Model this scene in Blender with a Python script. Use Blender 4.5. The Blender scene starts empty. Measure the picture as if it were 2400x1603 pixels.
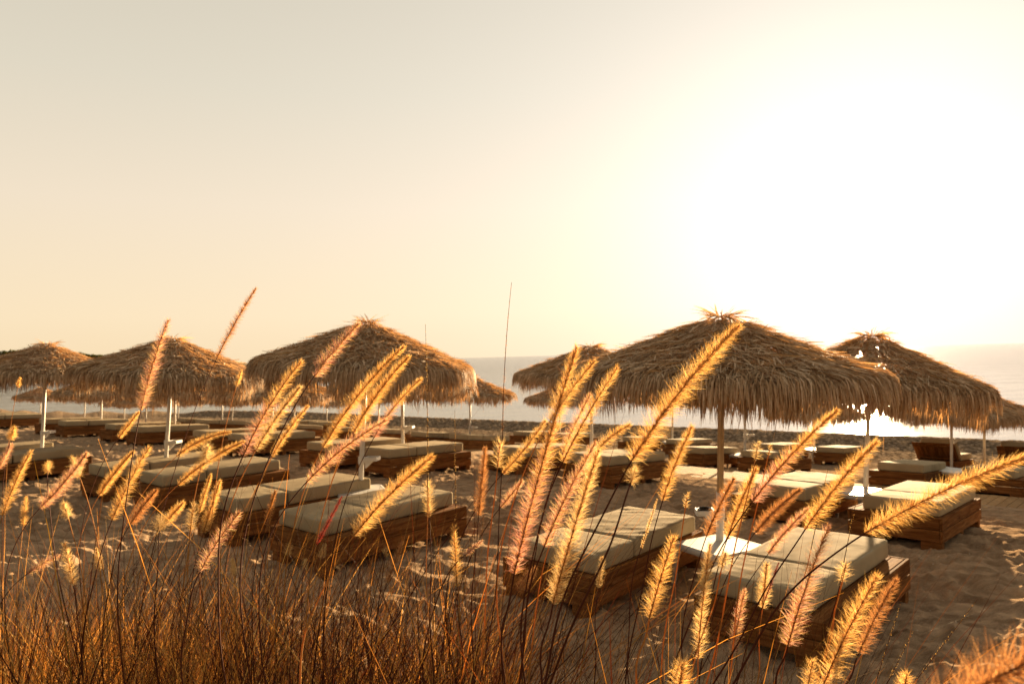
import bpy, math, random
import numpy as np
from mathutils import Matrix, Vector

rng = np.random.default_rng(7)
random.seed(7)
SC = bpy.context.scene
COL = SC.collection

# ------------------------------------------------------------------ camera geometry
F = 1700.0            # focal length in pixels of the 2400 px wide photograph
H = 2.3               # eye height above the sand by the nearest beds
th = math.radians(90 + 1.13)
ro = math.radians(-1.54)
M3 = (Matrix.Rotation(th, 3, 'X') @ Matrix.Rotation(ro, 3, 'Z'))
M = np.array(M3)
EYE = np.array([0, 0, H])
SUN_EL = math.radians(6.8)
SUN_AZ = math.radians(26.0)          # to the right of the +Y axis
SUN = np.array([math.sin(SUN_AZ) * math.cos(SUN_EL), math.cos(SUN_AZ) * math.cos(SUN_EL), math.sin(SUN_EL)])

def ray(px, py):
    return M @ np.array([(px - 1200) / F, -(py - 801.5) / F, -1.0])

def at(px, py, dep):
    return ray(px, py) * dep + EYE

# ------------------------------------------------------------------ noise and terrain
def sm(a, b, x):
    t = np.clip((x - a) / (b - a), 0, 1)
    return t * t * (3 - 2 * t)

_tab = np.random.default_rng(3).random((256, 256))
def vnoise(x, y, s=0):
    x = np.asarray(x, float) + s * 17.3
    y = np.asarray(y, float) + s * 9.1
    xi = np.floor(x).astype(int); yi = np.floor(y).astype(int)
    fx = x - xi; fy = y - yi
    fx = fx * fx * (3 - 2 * fx); fy = fy * fy * (3 - 2 * fy)
    g = lambda i, j: _tab[(xi + i) % 256, (yi + j) % 256]
    return (g(0, 0) * (1 - fx) + g(1, 0) * fx) * (1 - fy) + (g(0, 1) * (1 - fx) + g(1, 1) * fx) * fy

PX = [-50, 7.5, 9, 11.2, 13, 15, 17, 19, 21, 26, 29.5, 32, 35, 40, 60, 400]
PZ = [0, 0, -.02, -.12, -.27, -.46, -.64, -.88, -1.05, -1.5, -1.5, -1.22, -1.9, -3, -4, -6]
def terr(x, y):
    x = np.asarray(x, float); y = np.asarray(y, float)
    p = .6 * x + .8 * y; q = -.8 * x + .6 * y
    pc = 31 - 7 * sm(42, 75, q)
    z = np.interp(p * 31 / pc, PX, PZ) + .15 * sm(2.5, 8, q) * (1 - sm(12, 20, p))
    r = np.sqrt(x * x + (np.maximum(y, -4)) ** 2)
    dune = .95 * np.clip((4.9 - np.maximum(r, 1.5)) / 3.4, 0, 1)
    return z + dune

def hit(px, py, h):
    d = ray(px, py)
    ts = np.linspace(2, 130, 9000)
    P = np.outer(ts, d) + EYE
    f = P[:, 2] - terr(P[:, 0], P[:, 1]) - h
    return P[int(np.argmax(f < 0))]

# ------------------------------------------------------------------ mesh helpers
def new_mesh(name, V, Fc, mat, smooth=False, midx=None, mats=None):
    V = np.asarray(V, np.float32).reshape(-1, 3)
    me = bpy.data.meshes.new(name)
    if isinstance(Fc, np.ndarray) and Fc.ndim == 2:
        k = Fc.shape[1]; n = Fc.shape[0]
        me.vertices.add(len(V)); me.vertices.foreach_set('co', V.ravel())
        me.loops.add(n * k); me.loops.foreach_set('vertex_index', Fc.astype(np.int32).ravel())
        me.polygons.add(n)
        me.polygons.foreach_set('loop_start', np.arange(0, n * k, k, dtype=np.int32))
        if midx is not None:
            me.polygons.foreach_set('material_index', np.asarray(midx, np.int32))
        me.polygons.foreach_set('use_smooth', np.full(n, smooth))
        me.update(calc_edges=True)
    else:
        me.from_pydata([tuple(v) for v in V], [], [tuple(f) for f in Fc])
        if smooth:
            for p in me.polygons: p.use_smooth = True
        me.update()
    for m in (mats or [mat]):
        me.materials.append(m)
    me.validate()
    return me

def link(name, me, parent=None):
    o = bpy.data.objects.new(name, me)
    COL.objects.link(o)
    if parent is not None: o.parent = parent
    return o

def tag(o, label=None, cat=None, group=None, kind=None):
    if label: o['label'] = label
    if cat: o['category'] = cat
    if group: o['group'] = group
    if kind: o['kind'] = kind
    return o

def empty(name, loc=(0, 0, 0)):
    o = bpy.data.objects.new(name, None)
    o.empty_display_size = .1
    COL.objects.link(o); o.location = tuple(loc)
    return o

def copy_tree(o, parent=None):
    c = o.copy(); COL.objects.link(c)
    if parent is not None: c.parent = parent
    for ch in list(o.children): copy_tree(ch, c)
    return c

class MB:
    """collects boxes, tubes and lofts into one mesh"""
    def __init__(s): s.v = []; s.f = []
    def add(s, V, Fc):
        b = len(s.v)
        s.v += [tuple(map(float, v)) for v in V]; s.f += [tuple(int(i) + b for i in f) for f in Fc]
    def box(s, x0, x1, y0, y1, z0, z1, bev=.004):
        # box with chamfered long edges
        c = [(x0, y0, z0), (x1, y0, z0), (x1, y1, z0), (x0, y1, z0)]
        b = min(bev, (x1 - x0) / 3, (y1 - y0) / 3, (z1 - z0) / 3)
        rings = []
        for (z, i) in ((z0, b), (z0 + b, 0), (z1 - b, 0), (z1, b)):
            rings.append([(x0 + i + (b if i == 0 else 0), y0 + i, z), (x1 - i - (b if i == 0 else 0), y0 + i, z), (x1 - i, y0 + i + (b if i == 0 else 0), z), (x1 - i, y1 - i - (b if i == 0 else 0), z),
                          (x1 - i - (b if i == 0 else 0), y1 - i, z), (x0 + i + (b if i == 0 else 0), y1 - i, z), (x0 + i, y1 - i - (b if i == 0 else 0), z), (x0 + i, y0 + i + (b if i == 0 else 0), z)])
        s.loft(rings, True)
    def loft(s, rings, cap=True):
        n = len(rings[0]); V = [p for r in rings for p in r]; Fc = []
        for k in range(len(rings) - 1):
            for i in range(n):
                j = (i + 1) % n
                Fc.append((k * n + i, k * n + j, (k + 1) * n + j, (k + 1) * n + i))
        if cap:
            Fc.append(tuple(range(n - 1, -1, -1)))
            Fc.append(tuple((len(rings) - 1) * n + i for i in range(n)))
        s.add(V, Fc)
    def tube(s, pts, rad, n=8, cap=True):
        pts = [np.asarray(p, float) for p in pts]
        rad = rad if hasattr(rad, '__len__') else [rad] * len(pts)
        rings = []
        for i, p in enumerate(pts):
            t = pts[min(i + 1, len(pts) - 1)] - pts[max(i - 1, 0)]
            t /= np.linalg.norm(t) + 1e-9
            a = np.cross(t, (0, 0, 1) if abs(t[2]) < .9 else (1, 0, 0)); a /= np.linalg.norm(a)
            b = np.cross(t, a)
            rings.append([p + rad[i] * (math.cos(u) * a + math.sin(u) * b) for u in np.linspace(0, 2 * math.pi, n, endpoint=False)])
        s.loft(rings, cap)
    def mesh(s, name, mat, smooth=False):
        return new_mesh(name, np.array(s.v), s.f, mat, smooth)
    def build(s, name, mat, parent=None, smooth=False):
        return link(name, s.mesh(name, mat, smooth), parent)

def ribbons(P, W, side):
    """P (N,K,3) centre lines, W (N,K) widths, side (N,3) or (N,K,3) -> verts, quads"""
    N, K, _ = P.shape
    if side.ndim == 2: side = side[:, None, :]
    L = P - side * W[..., None] * .5
    R = P + side * W[..., None] * .5
    V = np.stack([L, R], 2).reshape(N * K * 2, 3)
    b = (np.arange(N) * K * 2)[:, None] + (np.arange(K - 1) * 2)[None, :]
    Q = np.stack([b, b + 1, b + 3, b + 2], -1).reshape(-1, 4)
    return V, Q

def tubes(P, Rd, n=4):
    """many thin tubes: P (N,K,3), Rd (N,K)"""
    N, K, _ = P.shape
    T = np.gradient(P, axis=1)
    T /= np.linalg.norm(T, axis=-1, keepdims=True) + 1e-9
    up = np.zeros_like(T); up[..., 1] = 1
    A = np.cross(T, up); A /= np.linalg.norm(A, axis=-1, keepdims=True) + 1e-9
    B = np.cross(T, A)
    u = np.linspace(0, 2 * math.pi, n, endpoint=False)
    V = P[:, :, None, :] + Rd[:, :, None, None] * (np.cos(u)[None, None, :, None] * A[:, :, None, :] + np.sin(u)[None, None, :, None] * B[:, :, None, :])
    V = V.reshape(-1, 3)
    b = (np.arange(N) * K * n)[:, None, None] + (np.arange(K - 1) * n)[None, :, None]
    i = np.arange(n)[None, None, :]; j = (np.arange(n) + 1) % n
    j = j[None, None, :]
    Q = np.stack([b + i, b + j, b + n + j, b + n + i], -1).reshape(-1, 4)
    return V, Q

def unit(v): return v / (np.linalg.norm(v, axis=-1, keepdims=True) + 1e-12)

# ------------------------------------------------------------------ materials
def nmat(name):
    m = bpy.data.materials.new(name); m.use_nodes = True
    nt = m.node_tree; nt.nodes.clear()
    out = nt.nodes.new('ShaderNodeOutputMaterial')
    return m, nt, out

def ND(nt, t, **kw):
    n = nt.nodes.new('ShaderNode' + t)
    for k, v in kw.items():
        if k.startswith('i_'):
            key = k[2:]
            n.inputs[int(key) if key.isdigit() else key.replace('_', ' ')].default_value = v
        else: setattr(n, k, v)
    return n

def ramp(nt, fac, stops, interp='LINEAR'):
    r = ND(nt, 'ValToRGB'); r.color_ramp.interpolation = interp
    e = r.color_ramp.elements
    while len(e) < len(stops): e.new(.5)
    for el, (p, c) in zip(e, stops): el.position = p; el.color = (*c, 1)
    nt.links.new(fac, r.inputs[0]); return r.outputs[0]

def leafy(name, stops, trans, rough=.7, tcol=(1.5, 1.0, .6), spec=.07):
    """dry plant matter: per-strip colour, partly see-through to light from behind"""
    m, nt, out = nmat(name); L = nt.links.new
    g = ND(nt, 'NewGeometry')
    c = ramp(nt, g.outputs['Random Per Island'], stops)
    tx = ND(nt, 'TexCoord'); n = ND(nt, 'TexNoise', i_Scale=60.0, i_Detail=3.0); L(tx.outputs['Object'], n.inputs['Vector'])
    mm = ND(nt, 'Mix', data_type='RGBA', blend_type='MULTIPLY'); mm.inputs[0].default_value = .5
    L(c, mm.inputs[6]); L(ramp(nt, n.outputs['Fac'], [(.3, (.55, .5, .45)), (.7, (1.15, 1.1, 1.05))]), mm.inputs[7])
    b = ND(nt, 'BsdfPrincipled', i_Roughness=rough); b.inputs['Specular IOR Level'].default_value = spec
    L(mm.outputs[2], b.inputs['Base Color'])
    t = ND(nt, 'BsdfTranslucent')
    tm = ND(nt, 'Mix', data_type='RGBA', blend_type='MULTIPLY'); tm.inputs[0].default_value = 1
    L(mm.outputs[2], tm.inputs[6]); tm.inputs[7].default_value = (*tcol, 1); L(tm.outputs[2], t.inputs['Color'])
    x = ND(nt, 'MixShader'); x.inputs[0].default_value = trans
    L(b.outputs[0], x.inputs[1]); L(t.outputs[0], x.inputs[2]); L(x.outputs[0], out.inputs[0])
    return m

def plain(name, col, rough=.6, bump=None, var=.15, scale=8.0, spec=.3):
    m, nt, out = nmat(name); L = nt.links.new
    tx = ND(nt, 'TexCoord'); n = ND(nt, 'TexNoise', i_Scale=scale, i_Detail=5.0, i_Roughness=.6); L(tx.outputs['Object'], n.inputs['Vector'])
    c = ramp(nt, n.outputs['Fac'], [(.3, tuple(v * (1 - var) for v in col)), (.7, tuple(v * (1 + var) for v in col))])
    b = ND(nt, 'BsdfPrincipled', i_Roughness=rough); b.inputs['Specular IOR Level'].default_value = spec
    L(c, b.inputs['Base Color'])
    if bump:
        n2 = ND(nt, 'TexNoise', i_Scale=bump[0], i_Detail=4.0); L(tx.outputs['Object'], n2.inputs['Vector'])
        bp = ND(nt, 'Bump', i_Strength=bump[1], i_Distance=bump[2]); L(n2.outputs['Fac'], bp.inputs['Height']); L(bp.outputs[0], b.inputs['Normal'])
    L(b.outputs[0], out.inputs[0]); return m

def wood(name, axis, lo, hi, rough=.6):
    m, nt, out = nmat(name); L = nt.links.new
    tx = ND(nt, 'TexCoord'); oi = ND(nt, 'ObjectInfo'); g = ND(nt, 'NewGeometry')
    add = ND(nt, 'VectorMath', operation='ADD'); L(tx.outputs['Object'], add.inputs[0])
    mul = ND(nt, 'Math', operation='MULTIPLY'); mul.inputs[1].default_value = 40; L(oi.outputs['Random'], mul.inputs[0])
    ad2 = ND(nt, 'Math', operation='MULTIPLY_ADD'); ad2.inputs[1].default_value = 23; L(g.outputs['Random Per Island'], ad2.inputs[0]); L(mul.outputs[0], ad2.inputs[2])
    L(ad2.outputs[0], add.inputs[1])
    mp = ND(nt, 'Mapping'); sc = [14, 14, 14]; sc[axis] = 1.1; mp.inputs['Scale'].default_value = sc; L(add.outputs[0], mp.inputs['Vector'])
    n = ND(nt, 'TexNoise', i_Scale=2.2, i_Detail=6.0, i_Roughness=.65, i_Distortion=.6); L(mp.outputs[0], n.inputs['Vector'])
    mp2 = ND(nt, 'Mapping'); sc = [60, 60, 60]; sc[axis] = 2.0; mp2.inputs['Scale'].default_value = sc; L(add.outputs[0], mp2.inputs['Vector'])
    n2 = ND(nt, 'TexNoise', i_Scale=1.5, i_Detail=3.0); L(mp2.outputs[0], n2.inputs['Vector'])
    c = ramp(nt, n.outputs['Fac'], [(.28, tuple(v * .5 for v in lo)), (.45, lo), (.7, hi)])
    # whole-plank tone
    pt = ramp(nt, g.outputs['Random Per Island'], [(0, (.72, .7, .68)), (1, (1.15, 1.12, 1.08))])
    mm = ND(nt, 'Mix', data_type='RGBA', blend_type='MULTIPLY'); mm.inputs[0].default_value = 1; L(c, mm.inputs[6]); L(pt, mm.inputs[7])
    # knots
    v = ND(nt, 'TexVoronoi', i_Scale=1.0); mp3 = ND(nt, 'Mapping'); sc = [7, 7, 7]; sc[axis] = 2.6; mp3.inputs['Scale'].default_value = sc
    L(add.outputs[0], mp3.inputs['Vector']); L(mp3.outputs[0], v.inputs['Vector'])
    k = ramp(nt, v.outputs['Distance'], [(.05, (.35, .28, .22)), (.13, (1, 1, 1))])
    m3 = ND(nt, 'Mix', data_type='RGBA', blend_type='MULTIPLY'); m3.inputs[0].default_value = .8; L(mm.outputs[2], m3.inputs[6]); L(k, m3.inputs[7])
    b = ND(nt, 'BsdfPrincipled', i_Roughness=.9); b.inputs['Specular IOR Level'].default_value = .03
    L(m3.outputs[2], b.inputs['Base Color'])
    bp = ND(nt, 'Bump', i_Strength=.5, i_Distance=.004); L(n2.outputs['Fac'], bp.inputs['Height']); L(bp.outputs[0], b.inputs['Normal'])
    L(b.outputs[0], out.inputs[0]); return m

THATCH = leafy('thatch', [(0, (.21, .138, .075)), (.35, (.44, .315, .19)), (.7, (.58, .445, .295)), (1, (.74, .62, .46))], .28, tcol=(1.28, .84, .44))
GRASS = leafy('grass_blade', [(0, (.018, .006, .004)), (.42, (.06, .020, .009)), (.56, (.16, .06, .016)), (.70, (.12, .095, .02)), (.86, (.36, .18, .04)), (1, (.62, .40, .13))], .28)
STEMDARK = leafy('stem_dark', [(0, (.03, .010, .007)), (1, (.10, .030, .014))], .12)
GRASSGOLD = leafy('grass_gold', [(0, (.24, .085, .018)), (.4, (.44, .20, .045)), (.75, (.58, .33, .085)), (1, (.72, .48, .17))], .42, tcol=(1.25, .95, .6))
STEMGOLD = leafy('stem_gold', [(0, (.30, .15, .04)), (1, (.45, .26, .08))], .35)
BR = {
 'g': leafy('bristle_gold', [(0, (.44, .24, .065)), (.5, (.64, .41, .14)), (1, (.80, .60, .30))], .52, tcol=(1.15, 1.04, .85)),
 'y': leafy('bristle_pale', [(0, (.44, .29, .10)), (.5, (.60, .43, .19)), (1, (.74, .60, .36))], .55, tcol=(1.2, 1.1, .95)),
 'p': leafy('bristle_pink', [(0, (.34, .13, .09)), (.5, (.54, .28, .20)), (1, (.74, .52, .40))], .48, tcol=(1.15, 1.0, .92)),
 'b': leafy('bristle_brown', [(0, (.22, .10, .04)), (.5, (.42, .22, .09)), (1, (.62, .39, .18))], .46, tcol=(1.2, 1.0, .8)),
 'r': leafy('bristle_red', [(0, (.12, .015, .012)), (1, (.34, .06, .04))], .4, tcol=(1.2, .9, .9)),
}
WOOD_X = wood('pallet_wood_long', 0, (.15, .060, .019), (.29, .138, .050))
WOOD_Y = wood('pallet_wood_cross', 1, (.15, .060, .019), (.29, .138, .050))
WOOD_Z = wood('pole_wood', 2, (.42, .29, .17), (.56, .41, .25))
WALK = wood('walkway_wood', 1, (.27, .165, .082), (.38, .25, .13))
WHITE = plain('white_plastic', (.54, .525, .49), .5, var=.08, scale=5.0, spec=.2)
WHITEP = plain('white_paint', (.66, .63, .57), .45, var=.08, scale=6.0)
BLACK = plain('black_glaze', (.012, .011, .010), .12, var=.2, spec=.6)

def cushion_mat():
    m, nt, out = nmat('khaki_canvas'); L = nt.links.new
    tx = ND(nt, 'TexCoord'); oi = ND(nt, 'ObjectInfo')
    add = ND(nt, 'VectorMath', operation='ADD'); mul = ND(nt, 'Math', operation='MULTIPLY'); mul.inputs[1].default_value = 30
    L(oi.outputs['Random'], mul.inputs[0]); L(tx.outputs['Object'], add.inputs[0]); L(mul.outputs[0], add.inputs[1])
    n = ND(nt, 'TexNoise', i_Scale=3.0, i_Detail=5.0); L(add.outputs[0], n.inputs['Vector'])
    c = ramp(nt, n.outputs['Fac'], [(.3, (.285, .22, .135)), (.7, (.355, .28, .178))])
    w = ND(nt, 'TexNoise', i_Scale=420.0, i_Detail=2.0); L(add.outputs[0], w.inputs['Vector'])
    mm = ND(nt, 'Mix', data_type='RGBA', blend_type='MULTIPLY'); mm.inputs[0].default_value = .5; L(c, mm.inputs[6])
    L(ramp(nt, w.outputs['Fac'], [(.3, (.8, .8, .8)), (.7, (1.1, 1.1, 1.1))]), mm.inputs[7])
    b = ND(nt, 'BsdfPrincipled', i_Roughness=.95); b.inputs['Specular IOR Level'].default_value = .03
    L(mm.outputs[2], b.inputs['Base Color'])
    n3 = ND(nt, 'TexNoise', i_Scale=7.0, i_Detail=3.0, i_Distortion=1.2); L(add.outputs[0], n3.inputs['Vector'])
    bp = ND(nt, 'Bump', i_Strength=.12, i_Distance=.015); L(n3.outputs['Fac'], bp.inputs['Height'])
    bp2 = ND(nt, 'Bump', i_Strength=.2, i_Distance=.001); L(w.outputs['Fac'], bp2.inputs['Height']); L(bp.outputs[0], bp2.inputs['Normal'])
    L(bp2.outputs[0], b.inputs['Normal']); L(b.outputs[0], out.inputs[0]); return m
CANVAS = cushion_mat()
PIPING = plain('canvas_piping', (.33, .295, .235), .85, var=.08, spec=.1)

def sand_mat():
    m, nt, out = nmat('beach_sand'); L = nt.links.new
    g = ND(nt, 'NewGeometry')
    n = ND(nt, 'TexNoise', i_Scale=.8, i_Detail=6.0, i_Roughness=.6); L(g.outputs['Position'], n.inputs['Vector'])
    sand = ramp(nt, n.outputs['Fac'], [(.3, (.235, .160, .102)), (.7, (.325, .228, .150))])
    mps = ND(nt, 'Mapping'); mps.inputs['Rotation'].default_value = (0, 0, math.radians(20)); mps.inputs['Scale'].default_value = (1.6, 4.2, 1); L(g.outputs['Position'], mps.inputs['Vector'])
    n7 = ND(nt, 'TexNoise', i_Scale=1.7, i_Detail=5.0, i_Roughness=.62, i_Distortion=.7); L(mps.outputs[0], n7.inputs['Vector'])
    ripple_shade = ND(nt, 'Mix', data_type='RGBA', blend_type='MULTIPLY'); ripple_shade.inputs[0].default_value = 1; L(sand, ripple_shade.inputs[6])  # light and shade of sand ripples, painted into the colour as stretched bands
    L(ramp(nt, n7.outputs['Fac'], [(.36, (.66, .63, .60)), (.5, (1.0, 1.0, 1.0)), (.66, (1.34, 1.33, 1.30))]), ripple_shade.inputs[7]); sand = ripple_shade.outputs[2]
    gr = ND(nt, 'TexNoise', i_Scale=160.0, i_Detail=3.0); L(g.outputs['Position'], gr.inputs['Vector'])
    mm = ND(nt, 'Mix', data_type='RGBA', blend_type='MULTIPLY'); mm.inputs[0].default_value = .8; L(sand, mm.inputs[6])
    L(ramp(nt, gr.outputs['Fac'], [(.3, (.6, .6, .6)), (.7, (1.3, 1.27, 1.22))]), mm.inputs[7])
    # scattered shell and stone specks
    vs = ND(nt, 'TexVoronoi', i_Scale=14.0); L(g.outputs['Position'], vs.inputs['Vector'])
    sp = ramp(nt, vs.outputs['Distance'], [(.06, (1, 1, 1)), (.10, (0, 0, 0))])
    m2 = ND(nt, 'Mix', data_type='RGBA'); L(sp, m2.inputs[0]); L(mm.outputs[2], m2.inputs[6])
    L(ramp(nt, vs.outputs['Color'], [(.2, (.10, .08, .065)), (.55, (.22, .18, .14)), (.9, (.55, .48, .40))]), m2.inputs[7])
    # pebbles seaward
    v = ND(nt, 'TexVoronoi', i_Scale=9.0); L(g.outputs['Position'], v.inputs['Vector'])
    pc = ramp(nt, v.outputs['Color'], [(.1, (.10, .07, .047)), (.5, (.20, .145, .10)), (.9, (.36, .265, .18))])
    dk = ramp(nt, v.outputs['Distance'], [(.3, (1, 1, 1)), (.7, (.6, .57, .53))])
    pm = ND(nt, 'Mix', data_type='RGBA', blend_type='MULTIPLY'); pm.inputs[0].default_value = 1; L(pc, pm.inputs[6]); L(dk, pm.inputs[7])
    dp = ND(nt, 'VectorMath', operation='DOT_PRODUCT'); dp.inputs[1].default_value = (.6, .8, 0); L(g.outputs['Position'], dp.inputs[0])
    nb = ND(nt, 'TexNoise', i_Scale=.35, i_Detail=4.0); L(g.outputs['Position'], nb.inputs['Vector'])
    ma = ND(nt, 'Math', operation='MULTIPLY_ADD'); ma.inputs[1].default_value = 8; L(nb.outputs['Fac'], ma.inputs[0]); L(dp.outputs['Value'], ma.inputs[2])
    mr = ND(nt, 'MapRange'); mr.inputs[1].default_value = 24; mr.inputs[2].default_value = 30; L(ma.outputs[0], mr.inputs[0])
    mx = ND(nt, 'Mix', data_type='RGBA'); L(mr.outputs[0], mx.inputs[0]); L(m2.outputs[2], mx.inputs[6]); L(pm.outputs[2], mx.inputs[7])
    b = ND(nt, 'BsdfPrincipled', i_Roughness=1.0); b.inputs['Specular IOR Level'].default_value = .0
    L(mx.outputs[2], b.inputs['Base Color'])
    hm = ND(nt, 'Math', operation='MULTIPLY'); L(v.outputs['Distance'], hm.inputs[0]); L(mr.outputs[0], hm.inputs[1])
    bp = ND(nt, 'Bump', i_Strength=.35, i_Distance=.02); bp.invert = True; L(hm.outputs[0], bp.inputs['Height'])
    n5 = ND(nt, 'TexNoise', i_Scale=26.0, i_Detail=6.0, i_Roughness=.7); L(g.outputs['Position'], n5.inputs['Vector'])
    bp2 = ND(nt, 'Bump', i_Strength=.6, i_Distance=.012); L(n5.outputs['Fac'], bp2.inputs['Height']); L(bp.outputs[0], bp2.inputs['Normal'])
    L(bp2.outputs[0], b.inputs['Normal']); L(b.outputs[0], out.inputs[0]); return m

def sea_mat():
    m, nt, out = nmat('sea_water'); L = nt.links.new
    g = ND(nt, 'NewGeometry')
    mp = ND(nt, 'Mapping'); mp.inputs['Rotation'].default_value = (0, 0, math.radians(-42)); mp.inputs['Scale'].default_value = (.55, 1.5, 1)
    L(g.outputs['Position'], mp.inputs['Vector'])
    a = ND(nt, 'TexNoise', i_Scale=.55, i_Detail=5.0, i_Roughness=.55); L(mp.outputs[0], a.inputs['Vector'])
    c = ND(nt, 'TexNoise', i_Scale=.07, i_Detail=3.0); L(mp.outputs[0], c.inputs['Vector'])
    b = ND(nt, 'BsdfPrincipled', i_Roughness=.12, i_IOR=1.5); b.inputs['Base Color'].default_value = (.05, .042, .032, 1); b.inputs['Specular Tint'].default_value = (1, .87, .68, 1); b.inputs['Specular IOR Level'].default_value = .42
    b1 = ND(nt, 'Bump', i_Strength=.75, i_Distance=.5); L(a.outputs['Fac'], b1.inputs['Height'])
    dp = ND(nt, 'VectorMath', operation='DOT_PRODUCT'); dp.inputs[1].default_value = (.6, .8, 0); L(g.outputs['Position'], dp.inputs[0])
    mr = ND(nt, 'MapRange'); mr.inputs[1].default_value = 35; mr.inputs[2].default_value = 170; mr.inputs[1].default_value = 42; mr.inputs[2].default_value = 180; mr.inputs[3].default_value = .16; mr.inputs[4].default_value = 1.0; L(dp.outputs['Value'], mr.inputs[0])
    b2 = ND(nt, 'Bump', i_Strength=1.0, i_Distance=1.5); L(mr.outputs[0], b2.inputs['Strength']); L(mr.outputs[0], b1.inputs['Strength']); L(c.outputs['Fac'], b2.inputs['Height']); L(b1.outputs[0], b2.inputs['Normal'])
    L(b2.outputs[0], b.inputs['Normal']); L(b.outputs[0], out.inputs[0]); return m

# ------------------------------------------------------------------ setting: ground, sea, headland, boardwalk
def build_ground():
    r = [0.05, .2, .4, .7]
    while r[-1] < 4.5: r.append(r[-1] * 1.03)
    while r[-1] < 15: r.append(r[-1] * 1.0055)
    while r[-1] < 60: r.append(r[-1] * 1.009)
    while r[-1] < 420: r.append(r[-1] * 1.06)
    r = np.array(r)
    a = np.concatenate([np.radians(np.linspace(-47, 47, 940)), np.radians(np.linspace(47, 313, 62)[1:-1])])
    A, R = np.meshgrid(a, r)
    X = R * np.sin(A); Y = R * np.cos(A)
    Z = terr(X, Y)
    p = .6 * X + .8 * Y
    # trodden sand: scalloped ridges running across the low sun, hollows of footprints
    u = X * .93 - Y * .37; v = X * .37 + Y * .93
    wu = u + .25 * (vnoise(u * 2.1, v * 2.1, 4) - .5); wv = v + .25 * (vnoise(u * 2.1, v * 2.1, 5) - .5)
    rg = 1 - np.abs(2 * vnoise(wu * 1.6, wv * 3.1, 1) - 1)
    rg2 = 1 - np.abs(2 * vnoise(wu * 3.6, wv * 6.5, 2) - 1)
    rg3 = 1 - np.abs(2 * vnoise(wu * 6.4 + 3, wv * 12.5, 12) - 1)
    big = vnoise(u * .5, v * .5, 3)
    amp = (.55 + .6 * sm(.3, .7, big)) * sm(3.5, 5.0, R) * (1 - .6 * sm(16, 24, p))
    Z = Z + amp * (.066 * rg ** 1.5 + .062 * rg2 ** 1.5 + .040 * rg3 ** 1.4 + .02 * vnoise(u * 14, v * 19, 6) - .08)
    far = sm(18, 24, p)
    Z = Z + far * (.022 * vnoise(X * 7.3, Y * 7.3, 7) + .008 * vnoise(X * 2.3, Y * 2.3, 8) - .015) + far * .05 * (vnoise(X * .10, Y * .10, 9) - .5)
    Z = Z + .05 * (1 - sm(3.5, 5, R)) * vnoise(X * 3, Y * 3, 10)
    n, k = X.shape
    V = np.stack([X, Y, Z], -1).reshape(-1, 3)
    i = np.arange(n - 1)[:, None]; j = np.arange(k)[None, :]; j2 = (j + 1) % k
    Q = np.stack([i * k + j, (i + 1) * k + j, (i + 1) * k + j2, i * k + j2], -1).reshape(-1, 4)[:, ::-1]
    o = link('beach_sand', new_mesh('beach_sand', V, np.ascontiguousarray(Q), sand_mat(), True))
    tag(o, 'trodden brown beach sand running down to a pebble ridge', 'sand', kind='structure')

def build_sea():
    S = 9000
    V = [(-S, -200, -2.4), (S, -200, -2.4), (S, S, -2.4), (-S, S, -2.4)]
    o = link('sea', new_mesh('sea', V, [(0, 1, 2, 3)], sea_mat()))
    tag(o, 'calm bright sea beyond the pebble ridge', 'sea', kind='structure')

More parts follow.
